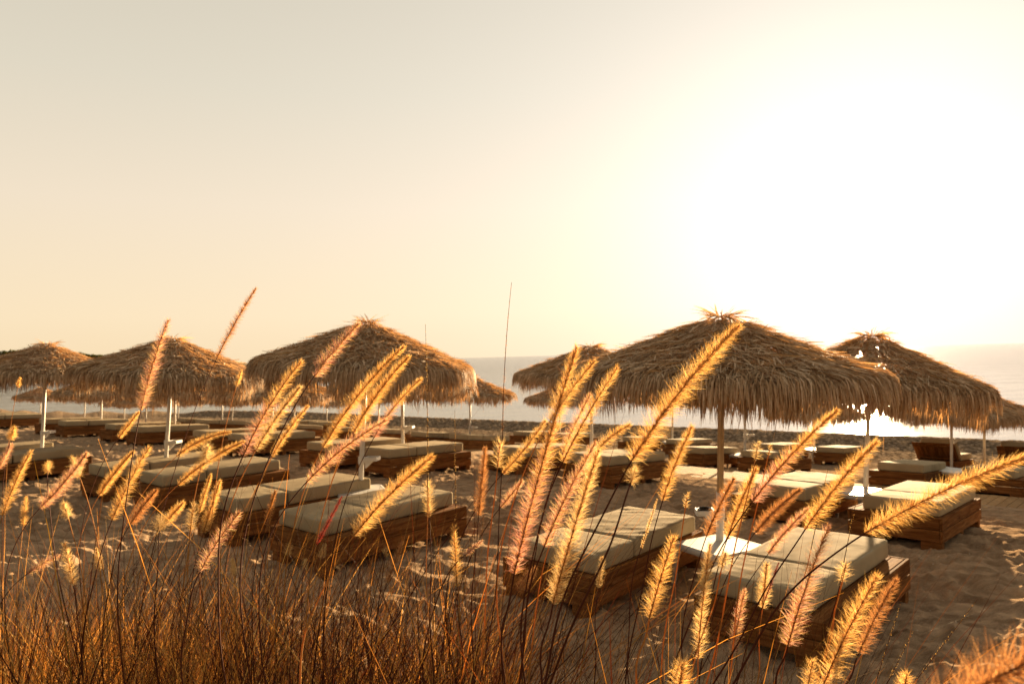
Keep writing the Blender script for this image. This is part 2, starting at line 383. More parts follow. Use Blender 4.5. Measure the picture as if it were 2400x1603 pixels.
def build_headland():
    D = 340.0
    px = np.array([-700, -400, -150, 0, 80, 150, 190, 215, 300, 400, 500, 590, 640, 665])
    hp = np.array([48, 56, 54, 48, 45, 40, 40, 32, 30, 24, 14, 4, 1, -3])          # tree line above the horizon, px
    xs = np.linspace(-700, 665, 130)
    top = np.interp(xs, px, hp) * D / F + H - 1.3
    V = []; rows = 7
    for x, t in zip(xs, top):
        X = (x - 1200) / F * D
        for k in range(rows):
            f = k / (rows - 1)
            zz = -3 + (t + 3) * (math.sin(math.pi * min(f * 1.0, 1)) ** .7 if 0 < f < 1 else 0)
            V.append((X * (1 + .12 * f), D * (.97 + .14 * f), zz + .4 * vnoise(x * .02, f * 5)))
    Q = []
    for i in range(len(xs) - 1):
        for k in range(rows - 1):
            a = i * rows + k; Q.append((a, a + 1, a + rows + 1, a + rows))
    hill = plain('headland_soil', (.10, .085, .05), .9, var=.3, scale=.2)
    o = link('headland', new_mesh('headland', np.array(V), np.array(Q), hill, True))
    tag(o, 'low headland across the bay on the far left', 'headland', kind='structure')
    # wood on it: leaf clumps over uneven crowns
    R2 = np.random.default_rng(21)
    P = []; S = []
    for n in range(420):
        x = R2.uniform(-690, 650); f = R2.uniform(.15, .6)
        t = np.interp(x, px, hp) * D / F + H - 1.3
        c = np.array([(x - 1200) / F * D * (1 + .12 * f), D * (.97 + .14 * f), -3 + (t + 3) * math.sin(math.pi * f) ** .7])
        rad = R2.uniform(1.1, 2.6) * (.5 if t < 3 else 1)
        m = 150
        d = unit(R2.normal(size=(m, 3))); d[:, 2] = np.abs(d[:, 2]) * .9 - .15
        P.append(c + d * rad * R2.uniform(.6, 1.08, (m, 1)) * np.array([1.25, 1.25, .95])); S.append(np.full(m, rad * .2) * R2.uniform(.6, 1.4, m))
    P = np.concatenate(P); S = np.concatenate(S)
    a = unit(R2.normal(size=P.shape)); b = unit(np.cross(a, R2.normal(size=P.shape)))
    Vv = np.stack([P - a * S[:, None], P + b * S[:, None] * .7, P + a * S[:, None], P - b * S[:, None] * .7], 1).reshape(-1, 3)
    Qq = np.arange(len(Vv)).reshape(-1, 4)
    lm = leafy('wood_leaf', [(0, (.030, .035, .010)), (.5, (.065, .070, .020)), (1, (.12, .115, .035))], .3, tcol=(1.2, 1.1, .5))
    o = link('wood', new_mesh('wood', Vv, Qq, lm))
    tag(o, 'dark green wood covering the headland across the bay', 'wood', kind='stuff')

def build_boardwalk():
    A = np.array([12.4, 8.45]); B = np.array([-9.5, 28.5])
    d = (B - A) / np.linalg.norm(B - A); n = np.array([d[1], -d[0]])
    L = np.linalg.norm(B - A); w = .86; mb = MB(); k = 0; s = 0
    R2 = random.Random(5)
    while s < L:
        c = A + d * (s + .07)
        z = float(terr(*c)) + .045 + R2.uniform(-.004, .004)
        e = .066; ang = R2.uniform(-.008, .008)
        dd = d + n * ang; ww = w + R2.uniform(-.02, .02)
        q = [c - dd * e - n * ww, c + dd * e - n * ww, c + dd * e + n * ww, c - dd * e + n * ww]
        zt = [float(terr(*v)) * .5 + float(terr(*c)) * .5 + .05 for v in q]
        mb.loft([[(v[0], v[1], t - .03) for v, t in zip(q, zt)], [(v[0], v[1], t) for v, t in zip(q, zt)]])
        s += .143
    me = mb.mesh('boardwalk', WALK)
    # local frame: along the boards = local Y
    o = link('boardwalk', me)
    tag(o, 'pale wooden boardwalk laid over the sand between the bed rows', 'boardwalk', kind='structure')

# ------------------------------------------------------------------ thatched parasols
def octf(theta):
    t = np.mod(theta, math.pi / 4) - math.pi / 8
    return (.55 + .45 * math.cos(math.pi / 8) / np.cos(t))

def thatch_mesh(seed, n_cone, n_skirt, wmin, wmax, K=4, R=1.5):
    R2 = np.random.default_rng(seed)
    zsurf = lambda rho: -.58 * np.clip(rho, 0, R + .2) / R - .02
    out = []
    def flow(rho0, theta, length, yaw, lift, width, curl):
        N = len(rho0)
        oc = octf(theta)
        x = rho0 * oc * np.cos(theta); y = rho0 * oc * np.sin(theta)
        dx = np.cos(theta + yaw); dy = np.sin(theta + yaw)
        P = np.zeros((N, K, 3)); drop = np.zeros(N)
        for k in range(K):
            t = k / (K - 1)
            th_ = np.arctan2(y, x); rho = np.hypot(x, y) / octf(th_)
            P[:, k, 0] = x; P[:, k, 1] = y
            P[:, k, 2] = zsurf(rho) + lift * (.3 + t) - curl * t * t - drop
            ds = length / (K - 1)
            over = sm(R - .06, R + .12, rho)                       # bend down over the eave
            x = x + dx * ds * (1 - .86 * over); y = y + dy * ds * (1 - .86 * over)
            drop = drop + ds * over * .9
        side = np.stack([-np.sin(theta + yaw), np.cos(theta + yaw), R2.normal(0, .6, N)], -1)
        W = width[:, None] * np.array([.75, 1, .85, .18] if K == 4 else np.interp(np.linspace(0, 1, K), [0, .3, .7, 1], [.75, 1, .85, .18]))[None, :]
        out.append(ribbons(P, W, unit(side)))
    n = n_cone
    rho = R * np.sqrt(R2.uniform(.002, 1.0, n))
    # courses: bunch the starts into tiers
    tier = np.round(rho / .25) * .25
    rho = np.clip(np.where(R2.random(n) < .55, tier + R2.normal(0, .035, n), rho), .03, R)
    flow(rho, R2.uniform(0, 2 * math.pi, n), R2.uniform(.14, .36, n), R2.normal(0, .7, n), np.clip(R2.normal(.015, .03, n), -.01, .1), R2.uniform(wmin, wmax, n), R2.uniform(0, .03, n))
    n = n_skirt                                                     # hanging fringe
    thv = R2.uniform(0, 2 * math.pi, n)
    ln = R2.uniform(.17, .39, n) + .05 * np.sin(thv * 5 + seed) + .10 * (vnoise(thv * 7, thv * 0 + seed) - .5)
    ln = np.where(R2.random(n) < .04, ln + R2.uniform(.05, .2, n), ln)
    k = n // 2
    flow(R - R2.uniform(.02, .34, k), thv[:k], ln[:k] * .75 + .10, R2.normal(0, .45, k), R2.uniform(-.01, .07, k), R2.uniform(wmin, wmax, k), R2.uniform(0, .03, k))
    # curtain hanging straight down from under the eave
    m = n - k; tv = thv[k:]; oc = octf(tv); r0 = R - R2.uniform(.02, .26, m)
    l = ln[k:] * 1.0 + .04
    tt = np.linspace(0, 1, K)[None, :]
    da = R2.normal(0, .09, m)[:, None] * tt * l[:, None]; dr = (R2.normal(0, .07, m)[:, None] - .06) * tt ** 1.3 * l[:, None] + R2.normal(0, .012, m)[:, None] * np.sin(tt * 6)
    rr = (r0 * oc)[:, None] + dr
    P = np.stack([rr * np.cos(tv)[:, None] - da * np.sin(tv)[:, None], rr * np.sin(tv)[:, None] + da * np.cos(tv)[:, None], (zsurf(r0) + .02)[:, None] - l[:, None] * tt], -1)
    W = R2.uniform(wmin, wmax, m)[:, None] * .9 * np.interp(np.linspace(0, 1, K), [0, .3, .7, 1], [.75, 1, .8, .15])[None, :]
    out.append(ribbons(P, W, unit(np.stack([-np.sin(tv + R2.normal(0, .7, m)), np.cos(tv), R2.normal(0, .25, m)], -1))))
    # tuft at the crown
    n = 70
    a = R2.uniform(0, 2 * math.pi, n); el = R2.uniform(-.25, .75, n); l = R2.uniform(.12, .3, n)
    d = np.stack([np.cos(a) * np.cos(el), np.sin(a) * np.cos(el), np.sin(el)], -1)
    c = np.stack([np.cos(a) * .12 * R2.random(n), np.sin(a) * .12 * R2.random(n), np.full(n, -.03)], -1)
    P = np.stack([c + d * (l * k / (K - 1))[:, None] - np.array([0, 0, .06]) * (k / (K - 1)) ** 2 for k in range(K)], 1)
    W = R2.uniform(wmin, wmax, n)[:, None] * np.interp(np.linspace(0, 1, K), [0, .5, 1], [.7, 1, .15])[None, :]
    out.append(ribbons(P, W, unit(np.cross(d, R2.normal(size=(n, 3))))))
    Vs = []; Qs = []; b = 0
    for V, Q in out: Vs.append(V); Qs.append(Q + b); b += len(V)
    return new_mesh('thatch', np.concatenate(Vs), np.concatenate(Qs), THATCH)

ME_THATCH = [thatch_mesh(11, 15500, 10000, .006, .0155, 5), thatch_mesh(12, 11500, 7800, .007, .019, 4), thatch_mesh(13, 4600, 3000, .014, .034, 4)]

def frame_mesh():
    mb = MB()
    for k in range(8):
        t = k * math.pi / 4 + .2
        mb.tube([(0.03 * math.cos(t), .03 * math.sin(t), -.10), (1.32 * math.cos(t), 1.32 * math.sin(t), -.59)], .016, 6)
        t2 = t + math.pi / 4
        mb.tube([(1.30 * math.cos(t), 1.30 * math.sin(t), -.60), (1.30 * math.cos(t2), 1.30 * math.sin(t2), -.60)], .012, 5)
    mb.tube([(0, 0, -.22), (0, 0, -.06)], .06, 10)
    return mb.mesh('frame', WOOD_Z)
ME_FRAME = frame_mesh()

def tray_mesh():
    mb = MB()
    # shallow open tray on a bracket clamped round the pole
    mb.tube([(0, 0, -.04), (0, 0, .05)], .045, 12)
    mb.box(.03, .07, -.02, .02, -.03, .01)
    mb.box(.06, .24, -.09, .09, .0, .012)
    mb.box(.06, .075, -.09, .09, .0125, .05); mb.box(.225, .24, -.09, .09, .0125, .05)
    mb.box(.0755, .2245, -.09, -.075, .0125, .05); mb.box(.0755, .2245, .075, .09, .0125, .05)
    mb.loft([[(.05, -.012, -.10), (.06, -.012, -.10), (.06, .012, -.10), (.05, .012, -.10)], [(.05, -.012, -.001), (.18, -.012, -.001), (.18, .012, -.001), (.05, .012, -.001)]])
    return mb.mesh('tray', WHITEP)
ME_TRAY = tray_mesh()

POLES = {}
def parasol(key, apex, base, level, label, scale=1.0, tray=None, sleeve=None, rot=0.0, wide=1.0, tall=1.0, trot=-10):
    """apex and base are world points; the canopy hangs on the leaning pole"""
    apex = np.array(apex); base = np.array(base)
    o = empty('thatched_parasol', base)
    tag(o, label, 'parasol', 'thatched parasols on the beach')
    ax = apex - base; up = unit(ax)
    rel = lambda f: tuple(ax * f)
    r = .034 * scale
    hgt = np.linalg.norm(ax)
    if sleeve:
        f = sleeve / hgt
        mb = MB(); mb.tube([rel(-.1), rel(f)], [r * 1.12, r * 1.12], 14); s = mb.build('pole_sleeve', WHITEP, o, True)
        mb = MB(); mb.tube([rel(f - .02), rel(.97)], [r, r * .9], 12); mb.build('pole', WOOD_Z, o, True)
    else:
        mb = MB(); mb.tube([rel(-.1), rel(.97)], [r, r * .9], 12); mb.build('pole', WHITEP, o, True)
    q = Vector((0, 0, 1)).rotation_difference(Vector(up))
    for nm, me in (('thatch', ME_THATCH[level]), ('frame', ME_FRAME)):
        c = link(nm, me, o); c.location = tuple(ax); c.rotation_mode = 'QUATERNION'
        c.rotation_quaternion = q @ Matrix.Rotation(rot, 3, 'Z').to_quaternion(); c.scale = (scale * wide, scale * wide, scale * tall)
    if tray:
        t = link('tray', ME_TRAY, o); t.location = rel(tray / hgt); t.rotation_euler = (0, 0, math.radians(trot))
    POLES[key] = (base, up)
    return o

def par_px(key, top, bot, dep, level, label, apex_y, **kw):
    """top/bot: points on the pole in the photograph, dep: distance; base goes down to the sand"""
    t = at(top[0], top[1], dep); b = at(bot[0], bot[1], dep)
    d = (t - b) / (t[2] - b[2])
    zap = at(top[0], apex_y, dep)[2]
    apex = b + d * (zap - b[2])
    base = b.copy()
    for _ in range(6):
        base = b + d * (float(terr(base[0], base[1])) - b[2])
    return parasol(key, apex, base, level, label, **kw)

# ------------------------------------------------------------------ sun beds
def rbox(cx, cy, cz, lx, ly, lz, r, puff, seed, fold=0.0):
    """soft rounded cushion as a closed grid mesh"""
    nx, ny, nz = 34, 24, 8
    pts = {}; V = []; Fc = []
    def vid(i, j, k):
        if (i, j, k) in pts: return pts[(i, j, k)]
        p = np.array([i / nx * 2 - 1, j / ny * 2 - 1, k / nz * 2 - 1])
        # crowd grid lines to the edges
        p = np.sign(p) * np.abs(p) ** .7
        h = np.array([lx, ly, lz]) / 2
        w = p * h; inner = np.clip(w, -(h - r), h - r)
        dlt = w - inner; n = np.linalg.norm(dlt)
        if n > 1e-9: w = inner + dlt / n * r
        u, v = p[0], p[1]
        f = (1 - u ** 2) * (1 - v ** 2)
        if p[2] > 0: w[2] += puff * f ** .6 * p[2]
        w[0] += puff * .5 * (1 - v ** 2) * (1 - p[2] ** 2) * np.sign(u) * (abs(u) > .95)
        w[1] += puff * .5 * (1 - u ** 2) * (1 - p[2] ** 2) * np.sign(v) * (abs(v) > .95)
        if p[2] > .5:
            e = max(abs(u), abs(v))
            w[2] += .004 * (vnoise(u * 5 + seed, v * 4) - .5) + fold * .010 * (1 - abs(2 * vnoise((u + v * .6) * 3.2 + seed, (v - u * .6) * 1.1, seed) - 1)) ** 5
        pts[(i, j, k)] = len(V); V.append(w + np.array([cx, cy, cz])); return len(V) - 1
    for i in range(nx):
        for j in range(ny):
            Fc.append((vid(i, j, nz), vid(i + 1, j, nz), vid(i + 1, j + 1, nz), vid(i, j + 1, nz)))
            Fc.append((vid(i, j, 0), vid(i, j + 1, 0), vid(i + 1, j + 1, 0), vid(i + 1, j, 0)))
    for i in range(nx):
        for k in range(nz):
            Fc.append((vid(i, 0, k), vid(i + 1, 0, k), vid(i + 1, 0, k + 1), vid(i, 0, k + 1)))
            Fc.append((vid(i, ny, k), vid(i, ny, k + 1), vid(i + 1, ny, k + 1), vid(i + 1, ny, k)))
    for j in range(ny):
        for k in range(nz):
            Fc.append((vid(0, j, k), vid(0, j, k + 1), vid(0, j + 1, k + 1), vid(0, j + 1, k)))
            Fc.append((vid(nx, j, k), vid(nx, j + 1, k), vid(nx, j + 1, k + 1), vid(nx, j, k + 1)))
    return new_mesh('cushion', np.array(V), np.array(Fc), CANVAS, True)

def piping_mesh(cx, cy, cz, lx, ly, lz, r):
    mb = MB()
    for z in (cz + lz / 2 - r * .42,):
        pts = []
        a, b = lx / 2 - r * .38, ly / 2 - r * .38; c = .035
        for (sx, sy, t0) in ((1, 1, 0), (-1, 1, 90), (-1, -1, 180), (1, -1, 270)):
            for t in (0, 30, 60, 90):
                ang = math.radians(t0 + t)
                pts.append((cx + sx * (a - c) + c * math.cos(ang), cy + sy * (b - c) + c * math.sin(ang), z))
        pts.append(pts[0])
        mb.tube(pts, .0045, 6, False)
    return mb.mesh('piping', PIPING, True)

BL, BW, TH = 2.06, 1.03, .345
def bed_parts():
    P = {}
    def rail(axis, s):
        mb = MB()
        for z0, z1 in ((.075, .205), (.212, TH)):
            if axis == 0: mb.box(-BL / 2, BL / 2, s * (BW / 2 - .015) - .015, s * (BW / 2 - .015) + .015, z0, z1)
            else: mb.box(s * (BL / 2 - .018) - .014, s * (BL / 2 - .018) + .014, -BW / 2 + .033, BW / 2 - .033, z0, z1)
        return mb.mesh('side_rail' if axis == 0 else 'end_rail', WOOD_X if axis == 0 else WOOD_Y)
    P['side_rail'] = [rail(0, 1), rail(0, -1)]
    P['end_rail'] = [rail(1, 1), rail(1, -1)]
    P['leg'] = []
    for x in (-1, 0, 1):
        for y in (-1, 1):
            mb = MB(); cx = x * (BL / 2 - .07); cy = y * (BW / 2 - .125)
            mb.box(cx - .05, cx + .05, cy - .11, cy + .11, -.14, .0745); P['leg'].append(mb.mesh('leg', WOOD_Y))
    mb = MB(); n = 9; w = (BW - .07) / n
    for i in range(n):
        y0 = -BW / 2 + .035 + i * w
        mb.box(-BL / 2 + .037, BL / 2 - .037, y0 + .003, y0 + w - .003, TH - .026, TH - .002)
    for x in (-.9, -.3, .3, .9):                     # bearers under the slats
        mb.box(x - .035, x + .035, -BW / 2 + .034, BW / 2 - .034, TH - .10, TH - .0265)
    P['deck'] = [mb.mesh('deck', WOOD_X)]
    cz = TH + .0845
    for m, yo in ((False, .055), (True, -.055)):
        P['seat', m] = [(rbox(.34, yo, cz, 1.22, .84, .165, .024, .009, s, f), piping_mesh(.34, yo, cz, 1.22, .84, .165, .024)) for s, f in ((1, .55), (5, .25), (9, 1.0))]
        P['back', m] = [(rbox(-.62, yo, cz, .66, .84, .165, .024, .008, s, f), piping_mesh(-.62, yo, cz, .66, .84, .165, .024)) for s, f in ((2, .2), (6, .5), (10, 0.0))]
    return P
BP = bed_parts()

def make_bed(variant, raised=False, mirror=False):
    o = empty('sun_bed')
    for nm in ('side_rail', 'end_rail', 'leg', 'deck'):
        for me in BP[nm]: link(nm, me, o)
    me, pm = BP['seat', mirror][variant % 3]; c = link('seat_cushion', me, o); link('piping', pm, c)
    me, pm = BP['back', mirror][variant % 3]; c = link('back_cushion', me, o); link('piping', pm, c)
    if raised:
        mb = MB()
        for i in range(6):
            y0 = -.45 + i * .17; mb.box(-.355, .40, y0, y0 + .164, -.04, -.015)
        mb.box(-.3, -.24, -.44, .56, -.075, -.0405); mb.box(.25, .31, -.44, .56, -.075, -.0405)
        b = mb.build('back_board', WOOD_X, o)
        T = Matrix.Translation((-.32, 0, TH + .03)) @ Matrix.Rotation(math.radians(40), 4, 'Y') @ Matrix.Translation((-.36, 0, 0))
        b.matrix_local = T
        c.matrix_local = T @ Matrix.Translation((.62, 0, -TH))
    return o
BED_PROTO = {}
AX = math.radians(48.0)
A2 = np.array([math.cos(AX), math.sin(AX)]); N2 = np.array([-math.sin(AX), math.cos(AX)])

def bed(center, label, variant=0, raised=False, dang=0.0, dz=0.0, mirror=False):
    key = (variant % 3, raised, mirror)
    if key not in BED_PROTO: o = BED_PROTO[key] = make_bed(*key)
    else: o = copy_tree(BED_PROTO[key])
    a = AX + math.radians(dang)
    ax = np.array([math.cos(a), math.sin(a)]); nx = np.array([-math.sin(a), math.cos(a)])
    c = np.array(center[:2], float)
    z = lambda p: float(terr(p[0], p[1]))
    e = 1.0
    tx = Vector((ax[0], ax[1], (z(c + ax * e) - z(c - ax * e)) / (2 * e) * .9)).normalized()
    ty = Vector((nx[0], nx[1], (z(c + nx * .5) - z(c - nx * .5)) * .7)).normalized()
    tz = tx.cross(ty).normalized(); ty = tz.cross(tx)
    Mx = Matrix((tx, ty, tz)).transposed().to_4x4()
    Mx.translation = (c[0], c[1], (z(c + ax) + z(c - ax)) / 2 + .03 + dz)
    o.matrix_world = Mx
    tag(o, label, 'sun bed', 'pallet sun beds on the beach')
    return o

def bed_nr(px, py, label, **kw):
    """place a bed by the near right top corner of its cushion"""
    p = hit(px, py, .56)[:2]
    return bed(p + A2 * .95 + N2 * (.475 if kw.get('mirror') else .365), label, **kw)

# ------------------------------------------------------------------ plastic tables
def table_meshes(round_):
    def ring(h, r, z, n=10):
        pts = []
        if round_:
            return [(h * math.cos(t), h * math.sin(t), z) for t in np.linspace(0, 2 * math.pi, 40, endpoint=False)]
        for q, (sx, sy) in enumerate(((1, 1), (-1, 1), (-1, -1), (1, -1))):
            for k in range(n):
                t = math.radians(90 * q + 90 * k / (n - 1))
                pts.append((sx * (h - r) + r * math.cos(t), sy * (h - r) + r * math.sin(t), z))
        return pts
    h = .33 if not round_ else .36
    mb = MB()
    mb.loft([ring(h - .02, .05, .345), ring(h - .008, .055, .342), ring(h, .06, .345), ring(h, .06, .39), ring(h - .006, .06, .40), ring(h - .02, .055, .405),
             ring(h - .035, .05, .402), ring(h - .05, .045, .402)], True)
    top = mb.mesh('tabletop', WHITE, True)
    legs = []
    for sx, sy in ((1, 1), (-1, 1), (-1, -1), (1, -1)):
        k = .70 if round_ else 1.0
        def L(z, o, w):
            cx, cy = sx * (h * k - .02 + o), sy * (h * k - .02 + o)
            a, b = cx, cx - sx * w; c, d = cy, cy - sy * w; t = .018
            return [(a, c, z), (b, c, z), (b, c - sy * t, z), (a - sx * t, c - sy * t, z), (a - sx * t, d, z), (a, d, z)] if sx * sy > 0 else [(a, c, z), (a, d, z), (a - sx * t, d, z), (a - sx * t, c - sy * t, z), (b, c - sy * t, z), (b, c, z)]
        mb = MB(); mb.loft([L(-.06, .035, .045), L(.2, .018, .06), L(.3445, .004, .085)], True)
        legs.append(mb.mesh('leg', WHITE))
    return top, legs
TB = {k: table_meshes(k) for k in (False, True)}
TPROTO = {}
def table(xy, label, round_=False, rot=.6):
    if round_ not in TPROTO:
        o = empty('plastic_table'); link('tabletop', TB[round_][0], o)
        for l in TB[round_][1]: link('leg', l, o)
        TPROTO[round_] = o
    else: o = copy_tree(TPROTO[round_])
    o.location = (xy[0], xy[1], float(terr(*xy))); o.rotation_euler = (0, 0, rot)
    tag(o, label, 'table', 'white plastic tables round the parasol poles')
    return o

# ------------------------------------------------------------------ grass plumes
def bez(p0, p1, p2, n):
    t = np.linspace(0, 1, n)[:, None]
    return (1 - t) ** 2 * p0 + 2 * t * (1 - t) * p1 + t ** 2 * p2

def plume(idx, tip, base, w, kind, label, foot=None, bend=0.0, dep=None, dense=1.0, stem=None, sparse_top=0.0, tuft=False):
    """a stalk: thin stem rooted in the dune, bristly seed head from base to tip (photograph pixels give the direction, dep the distance)"""
    R2 = np.random.default_rng(1000 + idx)
    tip = np.array(tip, float); base = np.array(base, float)
    if dep is None: dep = float(np.clip(.034 * F / w, .75, 3.0)) * R2.uniform(.95, 1.08)
    dv = tip - base; ln = np.linalg.norm(dv); nrm = np.array([dv[1], -dv[0]]) / ln       # left of travel
    mid = (tip + base) / 2 + nrm * bend * 2
    dt = R2.uniform(-.05, .05) * dep
    p0 = at(base[0], base[1], dep); p2 = at(tip[0], tip[1], dep + dt); p1 = at(mid[0], mid[1], dep + dt * .4)
    K = 26
    A = bez(p0, p1, p2, K)
    Lw = np.sum(np.linalg.norm(np.diff(A, axis=0), axis=1))
    Rw = w / 2 * dep / F * R2.uniform(.86, 1.02)
    # stem path
    t0 = p1 - p0; t0 /= np.linalg.norm(t0)
    if foot is None:
        sl = np.clip(dv[0] / max(-dv[1], 30), -1.2, 1.2)
        foot = base[0] - .45 * sl * (1660 - base[1]) + R2.normal(0, 12)
    fz = at(foot, 1660, dep)
    down = np.array([-(p0[0] - fz[0]) * .12, .0, -1.0])
    root = fz.copy()
    for _ in range(5):
        root = fz + down * (fz[2] - float(terr(root[0], root[1])) + .02)
    back = p0 - t0 * np.linalg.norm(p0 - fz) * .5
    S1 = bez(fz, back, p0, 22)
    S = np.concatenate([np.linspace(root, fz, 6)[:-1], S1])
    S = S + np.array([1, 0, 0]) * (np.sin(np.linspace(0, 1, len(S)) * math.pi * 3 + idx) * .004 * np.sin(np.linspace(0, math.pi, len(S))))[:, None]
    o = empty('plume_stalk', root)
    tag(o, label, 'grass stalk', 'feathery grass stalks on the dune')
    o['kind'] = 'thing'
    r0 = .0011 if w > 14 else .0008
    Rs = np.linspace(r0 * 1.6, r0, len(S))
    V, Q = tubes(S[None] - root, Rs[None], 5)
    sm_ = STEMDARK if (stem or ('d' if kind in 'pbr' else ('d' if idx % 3 == 0 else 'g'))) == 'd' else STEMGOLD
    link('stem', new_mesh('stem', V, Q, sm_, True), o)
    # seed head
    T = unit(np.gradient(A, axis=0))
    n = int(np.clip(2900 * Lw / .25, 320, 4800) * dense * R2.uniform(.75, 1.15))
    u = R2.random(n) ** .95
    # whorls
    nw = max(8, int(Lw / .0035)); u = np.where(R2.random(n) < .75, (np.floor(u * nw) + .5 + R2.normal(0, .16, n)) / nw, u)
    u = np.clip(u, 0, 1)
    # patchy fullness
    ph0 = R2.uniform(0, 2 * math.pi, n)
    keep = R2.random(n) < np.clip(R2.uniform(.15, .6) + 1.1 * vnoise(u * R2.uniform(4, 10) + idx * 3.7, ph0 * 1.3 + idx) - sparse_top * u, .06, 1)
    u = u[keep]; n = len(u)
    ii = np.clip((u * (K - 1)).astype(int), 0, K - 2); fr = (u * (K - 1) - ii)[:, None]
    C = A[ii] * (1 - fr) + A[ii + 1] * fr; Tt = unit(T[ii] * (1 - fr) + T[ii + 1] * fr)
    ph = ph0[keep]
    e1 = unit(np.cross(Tt, np.array([0, 1, 0.13]))); e2 = np.cross(Tt, e1)
    rad = e1 * np.cos(ph)[:, None] + e2 * np.sin(ph)[:, None]
    prof = np.minimum(1, .72 + 2.4 * u) * np.sqrt(np.clip(1.06 - u ** 2.4, 0.03, 1))
    if tuft: prof = np.ones(n)
    Rr = Rw * prof * R2.uniform(.6, 1.5, n)
    ang = R2.normal(1.14, .2, n) * (1 - .45 * u ** 3)                    # angle from the axis, closing up at the tip
    ang = np.clip(ang, .25, 1.45)
    bl = Rr / np.sin(np.clip(ang, .5, 1.6))
    d0 = unit(Tt * np.cos(ang)[:, None] + rad * np.sin(ang)[:, None])
    d1 = unit(d0 + Tt * R2.uniform(-.35, .45, (n, 1)) + R2.normal(0, .16, (n, 3)))
    P = np.stack([C, C + d0 * (bl * .5)[:, None], C + d0 * (bl * .5)[:, None] + d1 * (bl * .5)[:, None]], 1)
    pxw = dep / F                                                        # one photo pixel there
    bw = np.clip(.46 * pxw, .0003, .0008)
    W = np.full((n, 1), bw) * np.array([[1.25, .9, .18]]) * R2.uniform(.7, 1.2, (n, 1))
    side = unit(np.cross(d0, R2.normal(size=(n, 3))))
    V1, Q1 = ribbons(P, W, side)
    # seeds hugging the axis
    m = int(n * .16); us = R2.random(m); ii = np.clip((us * (K - 1)).astype(int), 0, K - 2); fr = (us * (K - 1) - ii)[:, None]
    C = A[ii] * (1 - fr) + A[ii + 1] * fr; Tt = T[ii]; ph = R2.uniform(0, 2 * math.pi, m)
    e1 = unit(np.cross(Tt, np.array([0, 1, .13]))); e2 = np.cross(Tt, e1); rad = e1 * np.cos(ph)[:, None] + e2 * np.sin(ph)[:, None]
    d = unit(Tt * .75 + rad * .7); sl = Rw * R2.uniform(.3, .5, m)
    P = np.stack([C + rad * .0008, C + d * (sl * .45)[:, None], C + d * sl[:, None]], 1)
    W = np.clip(Rw * .085, .0006, .0018) * np.array([[.5, 1.0, .15]]) * R2.uniform(.7, 1.3, (m, 1))
    V2, Q2 = ribbons(P, W, unit(np.cross(d, R2.normal(size=(m, 3)))))
    # rachis
    V3, Q3 = tubes(A[None], np.linspace(r0, r0 * .4, K)[None], 4)
    main = {'m': 'g', 'P': 'y'}.get(kind, kind)
    mats = [BR[main], BR['p'], BR['b'], STEMDARK if kind != 'y' else STEMGOLD]
    mi = np.zeros(len(Q1), int)
    if kind == 'm':                                                     # golden above, pink below
        pk = R2.random(n) < np.clip(1.25 - 2.0 * u, .04, .92); mi = np.repeat(np.where(pk, 1, 0), 2)
    elif kind == 'p':
        pk = R2.random(n) < .38; mats[1] = BR['y']; mi = np.repeat(np.where(pk, 1, 0), 2)
    elif kind == 'P':
        pk = R2.random(n) < .3; mi = np.repeat(np.where(pk, 1, 0), 2)
    mi = np.concatenate([mi, np.full(len(Q2), 2 if main != 'r' else 0), np.full(len(Q3), 3)])
    V = np.concatenate([V1, V2, V3]) - root
    Q = np.concatenate([Q1, Q2 + len(V1), Q3 + len(V1) + len(V2)])
    link('seed_head', new_mesh('seed_head', V, Q, None, False, mi, mats), o)
    return o

SKYK = 0.001
